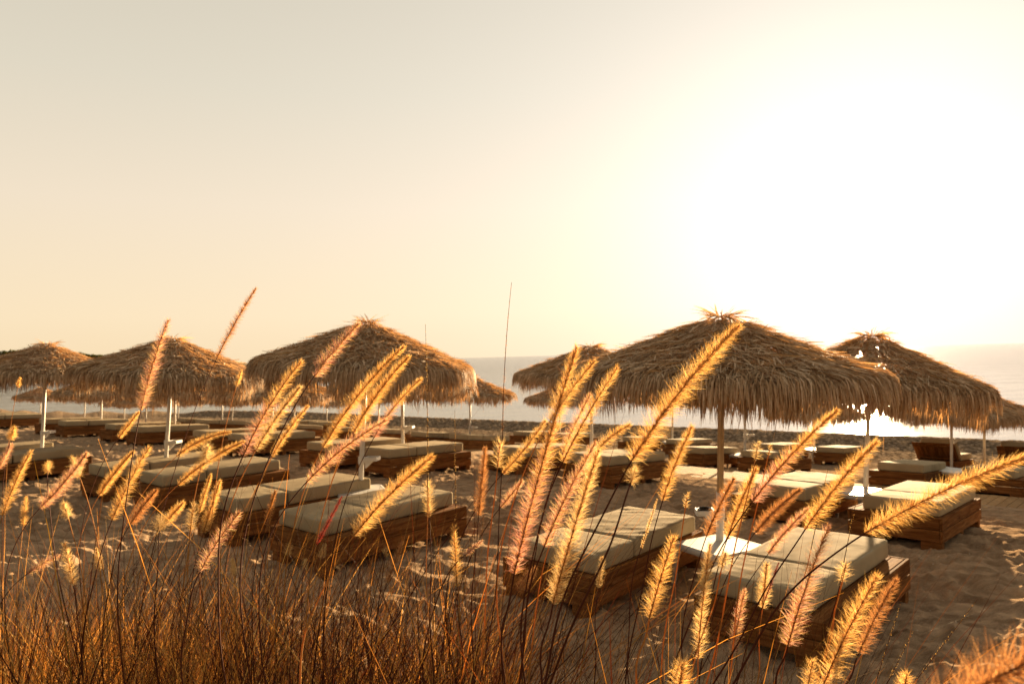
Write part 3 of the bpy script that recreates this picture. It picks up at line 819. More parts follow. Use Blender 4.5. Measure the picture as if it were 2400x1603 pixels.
# ------------------------------------------------------------------ what stands where
#  key, pole top px, pole bottom px, distance, mesh level, apex y or None, fringe y, label, short description, options
PARASOLS = [
 ('a', (1690, 945), (1687, 1265), 7.28, 0, 735, 960, 'largest thatched parasol, on the nearest pole standing through the white table', 'the nearest parasol', dict(tray=.66, sleeve=.88, rot=.35, trot=172)),
 ('b', (854, 930), (845, 1140), 9.83, 0, 750, 938, 'big peaked thatched parasol left of centre with white pole through square table', 'the big centre-left parasol', dict(tray=.80, rot=1.9, scale=1.03, wide=.93)),
 ('c', (399, 917), (388, 1088), 12.67, 1, 790, 945, 'thatched parasol second from the left in the front row', 'the second parasol from the left', dict(rot=.7, tray=.8)),
 ('d', (105, 912), (98, 1055), 15.29, 1, 803, 912, 'thatched parasol with spiky crown in front of the wooded headland, leftmost of the front row', 'the leftmost front parasol', dict(rot=2.9, tray=.8, wide=.96)),
 ('e', (2036, 960), (2029, 1130), 10.6, 1, 780, 1000, 'wide thatched parasol at right, standing just behind the nearest one', 'the parasol at the right', dict(rot=.1, wide=.98, scale=1.02, tall=1.22)),
 ('f', (1386, 980), (1386, 1040), 14.4, 1, 808, 917, 'thatched parasol half hidden behind the left side of the largest one', 'the half-hidden middle parasol', dict(rot=1.3)),
 ('g', (943, 948), (944, 1050), 15.3, 2, None, 948, 'parasol behind the big centre-left one, showing its white pole and tray beside two beds', 'the pole right behind the centre-left parasol', dict(tray=.8)),
 ('h', (638, 953), (637, 1032), 19.0, 2, None, 955, 'orange-brown parasol seen under the left edge of the big centre-left one', 'the parasol under the centre-left one', {}),
 ('i', (411, 912), (409, 1016), 22.0, 2, None, 945, 'parasol hidden behind the second from the left, its white pole just right of that pole', 'the pole just right of the second-left parasol', dict(scale=.95)),
 ('j', (238, 925), (237, 1000), 25.0, 2, None, 943, 'parasol between the two leftmost front ones with a white pole rising from bed rows', 'the pole between the two left parasols', dict(scale=.95)),
 ('k', (2230, 980), (2230, 1100), 19.0, 1, None, 1003, 'thatched parasol below the right-hand one, white tray on its pole before a raised backrest', 'the far-right pole with a tray', dict(tray=.95, rot=.5)),
 ('l', (1746, 955), (1746, 1065), 19.5, 2, None, 962, 'parasol hidden behind the largest one, its thin pole right of the nearest pole', 'the thin pole right of the nearest pole', dict(tray=.9)),
 ('m', (1102, 948), (1101, 1019), 24.0, 2, None, 950, 'thatched parasol on the sea side between the centre-left one and the open water', 'the parasol by the open water', dict(tray=.75, scale=.97)),
 ('n', (1312, 966), (1312, 1030), 30.0, 2, None, 957, 'small far parasol against the water left of the half-hidden middle one', 'the small parasol against the water', dict(scale=.95)),
 ('o', (1576, 968), (1576, 1053), 27.0, 2, None, 958, 'far parasol hidden behind the largest one, slim pole left of the nearest pole', 'the slim pole left of the nearest pole', {}),
 ('p', (1908, 999), (1908, 1075), 24.0, 2, None, 996, 'thatched parasol against the glittering water below the right edge of the largest one', 'the parasol in the glitter', {}),
 ('q', (2307, 1000), (2307, 1085), 20.0, 2, None, 1005, 'parasol at the right edge of the view with a bare slim pole', 'the parasol at the right edge', {}),
 ('r', (888, 950), (888, 1010), 28.0, 2, None, 948, 'far parasol almost hidden behind the pole of the big centre-left one', 'the pole just right of the centre-left pole', dict(scale=.9)),
 ('s', (766, 955), (766, 1014), 38.0, 2, None, 957, 'small far parasol under the middle of the big centre-left one', 'the small parasol under the centre-left one', dict(scale=.95)),
 ('t', (690, 953), (690, 1000), 30.0, 2, None, 950, 'far parasol with thin pole seen between two golden plumes under the centre-left thatch', 'the thin pole between two golden plumes', dict(scale=.9)),
 ('u', (521, 953), (520, 1001), 33.0, 2, None, 952, 'far parasol under the gap between second and third front parasols, left of a pair', 'the left pole of the far pair', dict(scale=.95)),
 ('v', (546, 953), (543, 1001), 42.0, 2, None, 952, 'far parasol with a tray on its pole, right of a pair under the parasol gap', 'the right pole of the far pair', dict(scale=.95)),
 ('w', (343, 953), (341, 1000), 36.0, 2, None, 957, 'far parasol hanging low over the water left of the second front pole', 'the far pole behind the pink plume', dict(scale=.95)),
 ('x', (419, 953), (416, 1000), 45.0, 2, None, 953, 'far parasol behind the two poles of the second front parasol', 'the far pole behind the second-left parasol', dict(scale=.95)),
 ('y', (96, 930), (94, 990), 46.0, 2, None, 944, 'tiny far parasol under the leftmost front one, at the water', 'the tiny parasol at far left', dict(scale=.98)),
 ('z', (200, 935), (197, 990), 42.0, 2, None, 945, 'tiny far parasol with leaning pole between the two leftmost front ones', 'the tiny parasol with the leaning pole', dict(scale=.98)),
 ('zz', (292, 945), (291, 993), 48.0, 2, None, 957, 'tiny far parasol under the left edge of the second front one', 'the tiny parasol under the second-left one', dict(scale=.98)),
]

PLUMES = [
 # tip, base, width px, kind, label, options
 ((394, 752), (330, 962), 38, 'p', 'pinkish brown plume rising in front of the second parasol from the left', dict(bend=4, foot=296, stem='d')),
 ((600, 676), (509, 838), 25, 'b', 'dark thin plume standing against the sky, highest on the left side', dict(bend=3, foot=300, stem='d', dense=.5)),
 ((47, 886), (42, 908), 13, 'g', 'tiny golden tuft on a thin stalk before the leftmost parasol', dict(dep=2.6, foot=20, dense=.6)),
 ((33, 1002), (25, 1030), 22, 'g', 'small golden ball of bristles near the left edge, level with the far beds', dict(dep=2.3, foot=10, dense=.8)),
 ((566, 868), (554, 905), 16, 'g', 'small golden tuft beside the gap between the second and third front parasols', dict(dep=2.2, foot=440, dense=.7)),
 ((487, 1048), (476, 1078), 38, 'y', 'spiky round golden head beside a drooping plume, above the second-left table', dict(dep=2.1, foot=430, dense=.7)),
 ((325, 966), (278, 1026), 18, 'g', 'short golden plume just below the pink one at the second parasol', dict(dep=2.5, foot=250)),
 ((539, 1012), (413, 1070), 22, 'g', 'golden plume leaning far over, above the bed of the second-left parasol', dict(bend=10, foot=330)),
 ((572, 1034), (416, 1137), 26, 'g', 'golden brown drooping plume below the spiky round head', dict(bend=8, foot=330)),
 ((706, 848), (570, 1068), 46, 'm', 'broad golden and pink plume left of the big centre-left parasol fringe', dict(bend=9, foot=548)),
 ((703, 908), (599, 1056), 32, 'y', 'yellowish plume right beside the broad golden and pink one', dict(bend=4, foot=570)),
 ((722, 952), (637, 1070), 24, 'g', 'narrow golden plume crossed by a dark stalk near the centre-left fringe', dict(bend=4, foot=600)),
 ((841, 759), (735, 884), 42, 'p', 'pink plume crossing the crown of the big centre-left parasol', dict(bend=3, foot=600, stem='d', dense=1.1)),
 ((946, 813), (757, 1049), 36, 'g', 'long golden plume before the big centre-left parasol, upper of a parallel pair', dict(bend=12, foot=700)),
 ((958, 836), (828, 1016), 35, 'g', 'golden plume below and right of its parallel twin at the centre-left parasol', dict(bend=8, foot=740)),
 ((987, 888), (876, 1026), 30, 'm', 'pink-gold plume reaching toward the thin upright stalk at centre', dict(bend=8, foot=770)),
 ((905, 984), (718, 1130), 40, 'p', 'rosy pink plume sloping across the poles below the centre-left parasol', dict(bend=9, foot=640)),
 ((997, 760), (1002, 1140), 5, 'g', 'tall bare straight stalk rising right of the centre-left parasol', dict(dep=1.5, foot=1014, dense=.12, bend=-2)),
 ((1003, 1132), (1006, 1212), 40, 'y', 'ragged golden bristles clinging to the bare straight stalk over a bed', dict(dep=1.49, foot=1013, dense=.45)),
 ((1012, 1071), (829, 1256), 48, 'g', 'big golden plume over the front bed of the centre-left parasol', dict(bend=8, foot=700)),
 ((1066, 962), (1068, 1240), 5, 'g', 'thin bare stalk right of the bare straight one, lower and paler', dict(dep=1.7, foot=1092, dense=.12)),
 ((1064, 1236), (1071, 1375), 34, 'g', 'patchy golden head low on the thin bare stalk left of the middle sand', dict(dep=1.68, foot=1090, dense=.5)),
 ((1199, 662), (1178, 1036), 7, 'b', 'tallest bare stalk with a tiny seed tip, alone against the central sky', dict(dep=1.4, foot=1116, dense=.14, bend=5)),
 ((1172, 1036), (1166, 1098), 42, 'y', 'two spiky golden tufts left on the tallest bare stalk', dict(dep=1.39, foot=1114, dense=.35)),
 ((1352, 815), (1205, 1345), 62, 'm', 'very long plume, golden above and pink below, left of the nearest parasol', dict(bend=6, foot=1180, dep=1.0, dense=1.1)),
 ((1394, 846), (1290, 985), 42, 'g', 'golden plume tip close behind the very long two-coloured plume', dict(foot=1205, bend=3)),
 ((1447, 862), (1318, 1085), 48, 'g', 'golden plume with a brown axis pointing at the nearest parasol fringe', dict(bend=5, foot=1240, stem='d')),
 ((1383, 926), (1316, 1070), 34, 'p', 'mauve pink plume squeezed between two golden ones at centre', dict(bend=3, foot=1230)),
 ((1395, 1040), (1275, 1282), 48, 'p', 'deep pink plume with thick reddish axis in the central cluster', dict(bend=6, foot=1225, dep=1.05)),
 ((1477, 995), (1372, 1095), 40, 'g', 'golden plume bending right above the middle beds', dict(bend=11, foot=1240)),
 ((1402, 1058), (1296, 1415), 56, 'y', 'long pale gold plume in front of the left bed of the nearest parasol', dict(bend=3, foot=1262, dep=1.0)),
 ((1729, 766), (1479, 1082), 64, 'g', 'largest golden plume, reaching up across the nearest parasol thatch', dict(bend=12, foot=1262, dep=.95, dense=1.1, stem='d')),
 ((1490, 1096), (1478, 1132), 44, 'y', 'fluffy tuft on the dark stalk under the largest golden plume', dict(dep=.96, foot=1264, dense=.6, stem='d')),
 ((1622, 1000), (1553, 1174), 38, 'g', 'golden plume left of the nearest pole, over the sand', dict(bend=4, foot=1465, stem='d')),
 ((1962, 962), (1763, 1176), 46, 'm', 'golden plume pink at its foot, pointing into the glitter right of the nearest pole', dict(bend=8, foot=1560, stem='d')),
 ((2054, 1036), (1886, 1242), 48, 'g', 'golden plume in front of the round table of the right-hand parasol', dict(bend=7, foot=1640, stem='d')),
 ((2400, 1072), (2026, 1250), 60, 'g', 'big golden plume leaning over the bed at the far right', dict(bend=10, foot=1690, dep=.95, stem='d', dense=1.1)),
 ((1720, 1122), (1655, 1258), 36, 'b', 'brownish gold plume overlapping the nearest white pole', dict(bend=3, foot=1600)),
 ((1664, 1276), (1636, 1546), 42, 'y', 'long pale washed-out plume in front of the nearest white table', dict(bend=3, foot=1612, dep=1.3)),
 ((1772, 1098), (1704, 1264), 38, 'g', 'golden plume upright between the nearest pole and the next bed', dict(bend=3, foot=1610)),
 ((1875, 1147), (1768, 1250), 32, 'b', 'golden brown plume over the foot of the bed behind the nearest table', dict(bend=5, foot=1640)),
 ((1893, 1193), (1800, 1298), 28, 'p', 'slim pink plume above the large cushion at lower right', dict(bend=4, foot=1600)),
 ((1943, 1232), (1846, 1515), 60, 'p', 'wide rosy plume over the corner of the bed at lower right', dict(bend=5, foot=1790, dep=1.0, sparse_top=.7)),
 ((1579, 1260), (1522, 1449), 56, 'g', 'bright golden plume left of the nearest white table leg', dict(bend=2, foot=1480, dep=1.05)),
 ((2055, 1352), (1925, 1615), 60, 'g', 'stout golden plume at the lower right, left of a pair', dict(bend=5, foot=1905, dep=.95)),
 ((2101, 1357), (2012, 1532), 46, 'b', 'brown-gold plume at the lower right, right of a pair', dict(bend=4, foot=1960, dep=1.2)),
 ((2540, 1490), (2150, 1690), 140, 'b', 'huge blurred orange plume cut off by the lower right corner', dict(bend=6, dep=.42, foot=2100, dense=1.0)),
 ((1797, 1322), (1787, 1426), 36, 'y', 'short pale gold plume before the front edge of the lower right bed', dict(foot=1770)),
 ((1825, 1318), (1792, 1408), 10, 'r', 'thin dark red young plume against the lower right cushion', dict(dep=1.3, foot=1700)),
 ((1745, 1383), (1714, 1534), 32, 'p', 'muted pink plume before the dark side of the lower right bed', dict(foot=1690)),
 ((1600, 1555), (1590, 1625), 60, 'g', 'golden plume tip poking up from the bottom edge below the white table', dict(foot=1588, dep=1.0)),
 ((1905, 1548), (1890, 1625), 46, 'g', 'golden tip at the bottom edge left of the stout lower right plume', dict(foot=1880, dep=1.1)),
 ((2126, 1580), (2112, 1640), 44, 'g', 'golden tip at the bottom edge right of the stout lower right plume', dict(foot=2105, dep=1.1)),
 ((73, 1058), (6, 1208), 26, 'g', 'golden plume sloping up from the left edge', dict(bend=4, foot=-40)),
 ((27, 1043), (-4, 1100), 24, 'p', 'reddish plume cut by the left edge above the golden one', dict(foot=-60)),
 ((203, 1063), (94, 1190), 32, 'p', 'brown-pink plume across the end of the bed of the second-left parasol', dict(bend=-4, foot=40)),
 ((312, 1059), (233, 1160), 23, 'g', 'narrow golden plume before the cushions of the second-left bed', dict(bend=3, foot=180)),
 ((349, 1050), (262, 1220), 36, 'g', 'thick golden plume beside the dark straight stalk on the left', dict(bend=4, foot=200)),
 ((366, 1150), (306, 1228), 30, 'b', 'orange-brown plume below the thick golden one on the left', dict(bend=2, foot=250)),
 ((494, 1112), (467, 1202), 18, 'g', 'slim golden plume left of the lower centre-left bed, left of two', dict(foot=440)),
 ((515, 1128), (477, 1248), 24, 'g', 'golden plume left of the lower centre-left bed, right of two', dict(foot=440)),
 ((455, 1180), (446, 1246), 34, 'y', 'ragged pale golden clump in front of the centre-left bed corner', dict(foot=430, dense=.7)),
 ((430, 1178), (382, 1230), 26, 'g', 'golden plume leaning toward the ragged pale clump on the left sand', dict(foot=340)),
 ((379, 1212), (374, 1245), 44, 'y', 'spiky pale ball of bristles over the left sand', dict(foot=372, dense=.6, dep=1.6)),
 ((561, 1201), (470, 1338), 40, 'p', 'silvery and crimson plume at lower left beside the dark stem bundle', dict(bend=5, foot=440, dep=1.3)),
 ((139, 1303), (63, 1345), 24, 'p', 'short rosy plume lying low over the sand at lower left', dict(bend=3, foot=30, dep=2.0)),
 ((152, 1275), (172, 1372), 30, 'y', 'blurred golden plume hanging upside down at lower left', dict(foot=178, dep=1.7)),
 ((62, 1165), (54, 1232), 20, 'g', 'small upright golden plume left of the lower left sand', dict(foot=45, dep=2.4)),
 ((171, 1074), (186, 1116), 34, 'y', 'spiky golden cluster on a slanting stalk in front of the second-left beds', dict(foot=300, dep=2.0, dense=.6)),
 ((116, 1082), (112, 1104), 22, 'g', 'tiny spiky golden puff beside the brown-pink plume', dict(foot=210, dep=2.1, dense=.6)),
 ((150, 1180), (160, 1214), 26, 'y', 'loose golden puff above the hanging plume on the left', dict(foot=240, dep=2.0, dense=.6)),
 ((226, 1286), (234, 1335), 20, 'y', 'pale ribbed golden head in the middle of the left grass', dict(foot=260, dep=2.0, dense=.8)),
 ((801, 1164), (742, 1275), 13, 'r', 'slender dark red plume before the front centre-left bed', dict(dep=1.4, foot=690)),
 ((645, 1150), (622, 1230), 18, 'b', 'thin brown plume between the two centre-left beds', dict(dep=2.0, foot=600)),
 ((1137, 1050), (1122, 1208), 30, 'b', 'upright orange-brown plume left of the tallest bare stalk beds', dict(dep=1.7, foot=1110)),
 ((1278, 986), (1178, 1110), 34, 'g', 'golden plume behind the very long one, left of the middle', dict(bend=-4, foot=1085)),
 ((1224, 1127), (1172, 1190), 24, 'p', 'faint pink plume on the sand left of the very long one', dict(dep=2.0, foot=1060)),
 ((1131, 1266), (1090, 1300), 16, 'p', 'short crimson plume low between the two bare stalks', dict(dep=1.6, foot=1000)),
 ((1412, 1306), (1403, 1378), 24, 'y', 'small faded plume before the left bed of the nearest parasol', dict(dep=1.8, foot=1398)),
 ((1253, 1332), (1214, 1386), 28, 'b', 'small brown plume below the very long two-coloured plume', dict(dep=1.7, foot=1190)),
 ((943, 1270), (907, 1366), 24, 'b', 'faded brown plume over the sand below the front centre-left bed', dict(dep=2.0, foot=880, dense=.7)),
 ((907, 1284), (903, 1304), 22, 'y', 'tiny pale puff left of the faded brown plume', dict(dep=2.0, foot=890, dense=.5)),
 ((762, 1275), (752, 1310), 20, 'y', 'small golden head under the corner of the front centre-left bed', dict(dep=2.1, foot=720)),
 ((681, 1275), (672, 1302), 20, 'y', 'pair-like golden wisp left of the front centre-left bed leg', dict(dep=2.1, foot=660, dense=.6)),
 ((716, 1310), (713, 1332), 16, 'y', 'small bright puff lower than the others at the front centre-left bed', dict(dep=2.0, foot=700, dense=.6)),
 ((545, 1310), (549, 1348), 18, 'y', 'faded golden head in the dark stem bundle at lower left', dict(dep=1.9, foot=545)),
 ((1778, 1036), (1770, 1076), 30, 'y', 'wheat-like golden tuft above the boardwalk right of the nearest pole', dict(dep=1.5, foot=1640, dense=.35, stem='g')),
 ((1807, 1042), (1801, 1066), 18, 'y', 'smaller wheat-like tuft just right of the one above the boardwalk', dict(dep=1.5, foot=1700, dense=.35, stem='g')),
 ((1612, 1155), (1606, 1192), 24, 'y', 'wheat-like tuft over the sand left of the black ashtray', dict(dep=1.5, foot=1540, dense=.35, stem='g')),
 ((1700, 1296), (1692, 1330), 42, 'y', 'small round puff in front of the nearest white table', dict(dep=1.3, foot=1600, dense=.45)),
 ((1540, 1170), (1503, 1284), 11, 'y', 'very slim pale plume before the left bed of the nearest parasol', dict(dep=1.3, foot=1490)),
 ((1983, 1322), (1974, 1362), 44, 'y', 'loose golden tuft on a thin stalk over the lower right bed ledge', dict(dep=1.2, foot=1900, dense=.45)),
 ((1940, 1100), (1900, 1290), 6, 'g', 'thin bare stalk crossing the cushion at lower right', dict(dep=1.3, foot=1790, dense=.1)),
 ((2011, 1153), (1974, 1335), 6, 'g', 'thin bare stalk in front of the far right bed, bearing a loose tuft below', dict(dep=1.21, foot=1900, dense=.1)),
 ((2291, 1404), (2150, 1590), 6, 'g', 'longest bare stalk leaning over the sand at lower right', dict(dep=1.2, foot=2095, dense=.12)),
 ((2112, 1410), (2055, 1590), 5, 'g', 'bare stalk at lower right, beside the pair of plumes', dict(dep=1.2, foot=2030, dense=.1)),
 ((2140, 1478), (2085, 1590), 5, 'g', 'short bare stalk second from the right in the lower right corner', dict(dep=1.2, foot=2060, dense=.1)),
 ((1253, 1330), (1251, 1331), 4, 'g', '', dict(skip=True)),
]

def place_all():
    short = {}
    for key, top, bot, dep, lev, ay, by, label, sh, opt in PARASOLS:
        opt = dict(opt); short[key] = sh; sc = opt.get('scale', 1.0)
        if ay is None:
            zb = at(top[0], by, dep)[2]; c0 = at(top[0], top[1], dep)
            ay = top[1] - (zb + 1.0 * sc - c0[2]) * F / dep
        par_px(key, top, bot, dep, lev, label, ay, **opt)
    B = lambda k: POLES[k][0][:2]
    R_ = lambda k: B(k) - .55 * A2 - 1.05 * N2
    L_ = lambda k: B(k) - .60 * A2 + .85 * N2
    # beds beside the near parasols, by their cushion corners
    bed_nr(1901, 1385, 'pallet bed at lower right with large pale cushions and wide plank ledge', variant=1, dang=-1)
    bed_nr(1384, 1298, 'pallet bed left of the nearest white table, half behind tall plumes', variant=2, dang=1, mirror=True)
    bed_nr(750, 1217, 'pallet bed right of the table under the big centre-left parasol, long side to the camera', variant=0, dang=2)
    bed_nr(560, 1170, 'pallet bed left of the table under the big centre-left parasol', variant=1, dang=-2, mirror=True)
    bed_nr(380, 1113, 'long pallet bed right of the second-left parasol pole', variant=0)
    bed_nr(250, 1095, 'pallet bed left of the second-left parasol pole, its open end facing the camera', variant=1, mirror=True)
    bed(R_('d'), 'pallet bed right of the leftmost front parasol pole', variant=2)
    bed(L_('d'), 'pallet bed at the left edge, left of the leftmost front parasol pole', variant=0, mirror=True)
    bed_nr(2206, 1175, 'pallet bed at far right with a clean planked corner, right of the round table', variant=1, dang=-1, mirror=True)
    bed_nr(1888, 1142, 'pallet bed left of the round table, behind the nearest table', variant=2, dang=-1, mirror=True)
    k = 0
    bed((8.2, 15.15), 'pallet bed just beyond the boardwalk at far right, one thick pale cushion block', variant=1, mirror=True)
    bed((9.45, 14.2), 'pallet bed at the right edge beyond the boardwalk, lit planks on its side', variant=0)
    for key in 'fghijlmnopqrstu':
        rz = key == 'q'
        dz = {'k': .0}.get(key, 0)
        for side, fn in (('right', R_), ('left', L_)):
            k += 1
            lab = 'pallet bed with raised backrest just %s of %s' % (side, short[key]) if rz else 'pallet bed just %s of %s' % (side, short[key])
            bed(fn(key), lab, variant=k % 3, raised=rz, dang=random.uniform(-2, 2), mirror=side == 'left')
    e = np.array([-19.4, 28.0])
    bed(e, 'pallet bed far off at the left edge, behind the leftmost front parasol pole', variant=1)
    bed(e + N2 * 1.9, 'pallet bed farthest left in the second row, cut by the left edge', variant=2)
    # tables
    def T(k, lab, **kw): table(B(k), lab, **kw)
    table(at(1688, 1262, 7.12)[:2], 'white square table nearest the camera, pole through its middle', rot=math.radians(28))
    table(at(845, 1143, 9.83)[:2], 'white square table between the two beds of the big centre-left parasol', rot=math.radians(20))
    T('c', 'white table among the beds at the second-left parasol pole', rot=.5)
    T('d', 'white table at the pole of the leftmost front parasol', rot=.2)
    table(at(2022, 1142, 10.1)[:2], 'white round sunlit table at the pole of the right-hand parasol', round_=True, rot=.3)
    for k2, t in (('g', 'white table at the pole right behind the centre-left parasol'), 
                  ('l', 'small white table beyond the boardwalk, right of the nearest pole'), ('o', 'small white table beyond the boardwalk, left of the nearest pole'),
                  ('p', 'small white table at the parasol in the glitter'), ('f', 'white table between the middle beds, mostly behind plumes'),
                  ('h', 'white table at the parasol under the centre-left one'), ('j', 'white table at the pole between the two left parasols')):
        T(k2, t, rot=random.uniform(.3, .9))
    table(at(2226, 1102, 15.2)[:2], 'white table at the far-right pole with a tray', rot=.5)
    # ashtray on the tray of the nearest parasol
    base, up = POLES['a']
    c = math.cos(math.radians(172)); s = math.sin(math.radians(172))
    p = base + up * (.66 / up[2])
    loc = (p[0] + .15 * c, p[1] + .15 * s, p[2] + .0125)
    mb = MB()
    prof = [(.030, 0), (.052, .002), (.064, .03), (.070, .048), (.066, .052), (.058, .048), (.050, .016), (.02, .010)]
    mb.loft([[(r * math.cos(t), r * math.sin(t), z) for t in np.linspace(0, 2 * math.pi, 28, endpoint=False)] for r, z in prof])
    o = mb.build('ashtray', BLACK, None, True); o.location = loc
    tag(o, 'shiny black round ashtray on the tray of the nearest parasol pole', 'ashtray')
    for i, (tip, base, wpx, kind, label, opt) in enumerate(PLUMES):
        if opt.get('skip'): continue
        plume(i, tip, base, wpx, kind, label, **opt)


# ------------------------------------------------------------------ grass on the dune
def build_grass():
    R2 = np.random.default_rng(77)
    P = []; W = []; S = []
    K = 7
    MI = []
    def blades(cx, cy, n, hmin, hmax, spread, lean, wid, dark=0.0, gold=0.0):
        z = terr(cx, cy)
        a = R2.uniform(0, 2 * math.pi, n); r = R2.random(n) ** .6 * .05
        x0 = cx + np.cos(a) * r; y0 = cy + np.sin(a) * r; z0 = terr(x0, y0) - .02
        h = R2.uniform(hmin, hmax, n)
        out = np.abs(R2.normal(0, spread, n))
        dx = np.cos(a) * out + lean + R2.normal(0, .26, n); dy = np.sin(a) * out * .6
        t = np.linspace(0, 1, K)[None, :]
        bendp = R2.uniform(1.0, 2.1, n)[:, None]
        X = x0[:, None] + dx[:, None] * h[:, None] * t ** bendp; Y = y0[:, None] + dy[:, None] * h[:, None] * t ** bendp
        droop = R2.random(n)[:, None] ** 3 * .28
        Z = z0[:, None] + h[:, None] * (t - droop * t ** 3)
        # a few snapped stalks
        brk = R2.random(n) < .07
        kk = R2.integers(3, 6, n)
        for i in np.where(brk)[0]:
            k = kk[i]; sgn = R2.choice([-1, 1], p=[.3, .7]); sl = R2.uniform(-.5, .15)
            for m in range(k, K):
                stp = h[i] / (K - 1) * 1.1
                X[i, m] = X[i, m - 1] + sgn * stp * .95; Z[i, m] = Z[i, m - 1] + sl * stp
        Pp = np.stack([X, Y, Z], -1)
        w0 = R2.uniform(.0014, .0040, n) * wid * np.where(R2.random(n) < .12, 1.5, 1.0)
        Ww = w0[:, None] * np.interp(t[0], [0, .3, .8, 1], [.9, 1, .6, .12])[None, :]
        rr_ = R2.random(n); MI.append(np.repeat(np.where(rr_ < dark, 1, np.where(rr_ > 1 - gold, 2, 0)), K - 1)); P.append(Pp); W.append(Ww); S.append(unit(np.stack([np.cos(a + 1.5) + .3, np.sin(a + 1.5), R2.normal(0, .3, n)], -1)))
    # thick tussocks low on the left, thinning out to the right
    for n in range(440):
        d = R2.uniform(1.9, 4.7)
        u = R2.random() ** 1.6
        px = -160 + u * 1350
        p = at(px, 1600, d)
        f = 1 - u
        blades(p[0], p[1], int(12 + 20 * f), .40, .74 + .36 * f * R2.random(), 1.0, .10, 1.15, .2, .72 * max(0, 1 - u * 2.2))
    for n in range(420):                                               # taller fans of stems
        d = R2.uniform(1.5, 4.3)
        u = R2.random() ** 1.2
        px = -120 + u * 1300
        p = at(px, 1640, d)
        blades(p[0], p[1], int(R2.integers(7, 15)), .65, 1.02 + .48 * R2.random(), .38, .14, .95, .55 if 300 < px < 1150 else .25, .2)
    for n in range(210):                                               # long golden stems at the far left
        d = R2.uniform(1.8, 3.6)
        px = -150 + R2.random() ** 1.2 * 720
        p = at(px, 1640, d)
        blades(p[0], p[1], int(R2.integers(6, 12)), .6, 1.0 + .35 * R2.random(), .34, .16, .8, .1, .65)
    for n in range(80):                                                # sparse fans below the middle and right
        d = R2.uniform(1.3, 3.2)
        px = R2.uniform(1000, 1980)
        p = at(px, 1660, d)
        blades(p[0], p[1], int(R2.integers(6, 11)), .6, 1.05, .28, .14, .7)
    for (px, d, h) in ((305, 1.5, 1.1), (560, 1.7, 1.0), (590, 1.7, .9), (700, 1.9, 1.0), (880, 1.8, .95), (1130, 1.6, .9), (1270, 1.3, .95), (60, 1.8, 1.05), (430, 2.0, 1.0), (1420, 1.5, .85), (1640, 1.4, .8), (500, 2.3, 1.0), (640, 2.6, .95), (760, 2.2, .9), (850, 2.6, .9), (960, 2.0, .85), (390, 2.6, .95), (1040, 2.4, .8), (690, 1.5, .95), (180, 2.2, .9), (1200, 1.9, .8)):
        p = at(px, 1680, d)
        blades(p[0], p[1], 20, h * .55, h * 1.1, .20, .10, 1.15, .9)
    P = np.concatenate(P); W = np.concatenate(W); S = np.concatenate(S)
    V, Q = ribbons(P, W, S)
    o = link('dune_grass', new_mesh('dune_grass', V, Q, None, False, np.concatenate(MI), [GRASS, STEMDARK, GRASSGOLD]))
    tag(o, 'tangle of dry brown and olive grass stems on the dune in the foreground', 'grass', kind='stuff')

build_ground(); build_sea(); build_headland(); build_boardwalk(); build_grass()
place_all()

# ------------------------------------------------------------------ sky, sun, camera
w = bpy.data.worlds.new('World'); SC.world = w; w.use_nodes = True
nt = w.node_tree; nt.nodes.clear(); L = nt.links.new
out = ND(nt, 'OutputWorld'); bg = ND(nt, 'Background')
tx = ND(nt, 'TexCoord')
nm = ND(nt, 'VectorMath', operation='NORMALIZE'); L(tx.outputs['Generated'], nm.inputs[0])
dp = ND(nt, 'VectorMath', operation='DOT_PRODUCT'); dp.inputs[1].default_value = tuple(SUN); L(nm.outputs[0], dp.inputs[0])
sx = ND(nt, 'SeparateXYZ'); L(nm.outputs[0], sx.inputs[0])
base = ramp(nt, sx.outputs['Z'], [(0.0, (.93, .72, .45)), (.06, (.95, .77, .52)), (.20, (.87, .74, .57)), (.34, (.73, .665, .535)), (.50, (.63, .575, .465)), (1.0, (.62, .53, .40))])
cl = ND(nt, 'Math', operation='MAXIMUM'); cl.inputs[1].default_value = 0; L(dp.outputs['Value'], cl.inputs[0])
fall = ND(nt, 'MapRange', interpolation_type='SMOOTHSTEP'); fall.inputs[1].default_value = -.75; fall.inputs[2].default_value = .55; fall.inputs[3].default_value = .62; fall.inputs[4].default_value = 1
L(dp.outputs['Value'], fall.inputs[0])
def powr(e, k):
    p = ND(nt, 'Math', operation='POWER'); p.inputs[1].default_value = e; L(cl.outputs[0], p.inputs[0])
    q = ND(nt, 'Math', operation='MULTIPLY'); q.inputs[1].default_value = k; L(p.outputs[0], q.inputs[0]); return q.outputs[0]
def addm(a, b):
    s = ND(nt, 'Math', operation='ADD'); L(a, s.inputs[0]); L(b, s.inputs[1]); return s.outputs[0]
aur = addm(addm(powr(4, .14), powr(10, .15)), powr(36, .34))
bm = ND(nt, 'VectorMath', operation='SCALE'); L(base, bm.inputs[0]); L(fall.outputs[0], bm.inputs['Scale'])
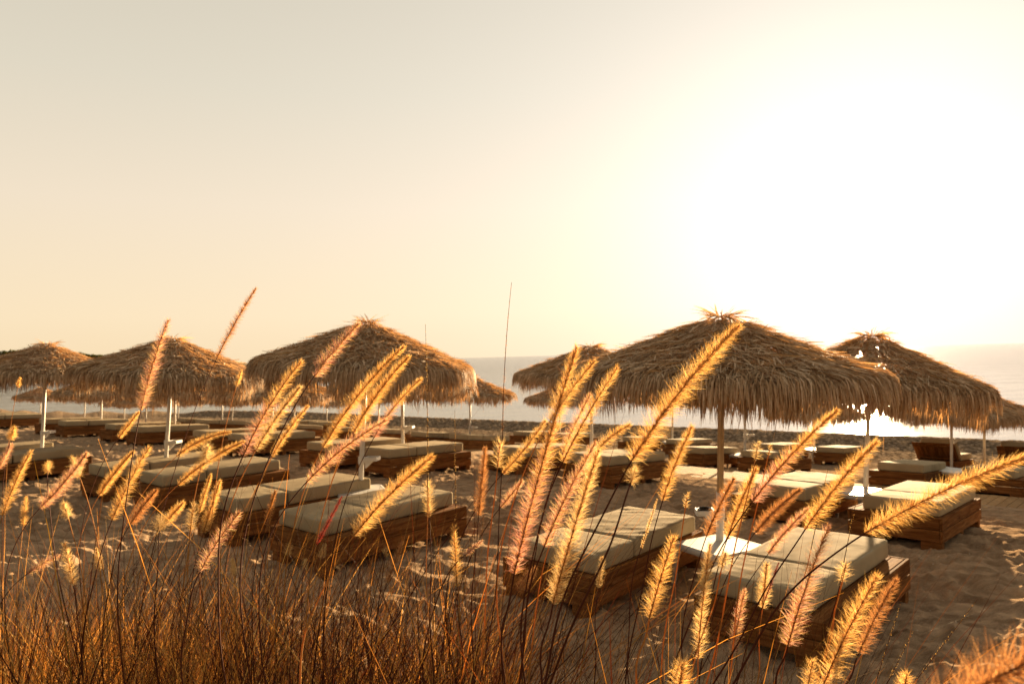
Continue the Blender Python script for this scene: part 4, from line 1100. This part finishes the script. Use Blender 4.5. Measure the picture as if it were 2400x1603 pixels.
am = ND(nt, 'VectorMath', operation='SCALE'); am.inputs[0].default_value = (1.0, .955, .99); L(aur, am.inputs['Scale'])
sm2 = ND(nt, 'VectorMath', operation='ADD'); L(bm.outputs[0], sm2.inputs[0]); L(am.outputs[0], sm2.inputs[1])
L(sm2.outputs[0], bg.inputs['Color']); bg.inputs['Strength'].default_value = .165
sky = ND(nt, 'TexSky', sky_type='NISHITA'); sky.sun_disc = False; sky.sun_elevation = SUN_EL; sky.sun_rotation = SUN_AZ
sky.air_density = 1.2; sky.dust_density = 4.0; sky.ozone_density = 1.0
bg2 = ND(nt, 'Background'); bg2.inputs['Strength'].default_value = SKYK
tn = ND(nt, 'Mix', data_type='RGBA', blend_type='MULTIPLY'); tn.inputs[0].default_value = 1; tn.inputs[7].default_value = (1, .90, .72, 1); L(sky.outputs[0], tn.inputs[6]); L(tn.outputs[2], bg2.inputs['Color'])
ad = ND(nt, 'AddShader'); L(bg.outputs[0], ad.inputs[0]); L(bg2.outputs[0], ad.inputs[1]); L(ad.outputs[0], out.inputs[0])

sl = bpy.data.lights.new('sun', 'SUN'); sl.energy = 5.0; sl.angle = math.radians(.6); sl.color = (1.0, .72, .40)
so = bpy.data.objects.new('sun', sl); COL.objects.link(so); so.location = (5, 12, 8)
so.rotation_euler = Vector(SUN).to_track_quat('Z', 'Y').to_euler()

cam = bpy.data.cameras.new('camera'); co = bpy.data.objects.new('camera', cam); COL.objects.link(co)
co.matrix_world = Matrix.Translation((0, 0, H)) @ M3.to_4x4()
cam.sensor_width = 36; cam.lens = 36 * F / 2400; cam.clip_start = .02; cam.clip_end = 20000
cam.dof.use_dof = True; cam.dof.focus_distance = 1.4; cam.dof.aperture_fstop = 10.0
SC.camera = co
SC.view_settings.view_transform = 'Standard'; SC.view_settings.look = 'None'; SC.view_settings.exposure = 2.6; SC.view_settings.gamma = 1.0
SC.render.engine = 'CYCLES'
c = SC.cycles
c.max_bounces = 7; c.diffuse_bounces = 3; c.glossy_bounces = 3; c.transmission_bounces = 5; c.transparent_max_bounces = 8
c.use_denoising = True; c.sample_clamp_indirect = 6.0
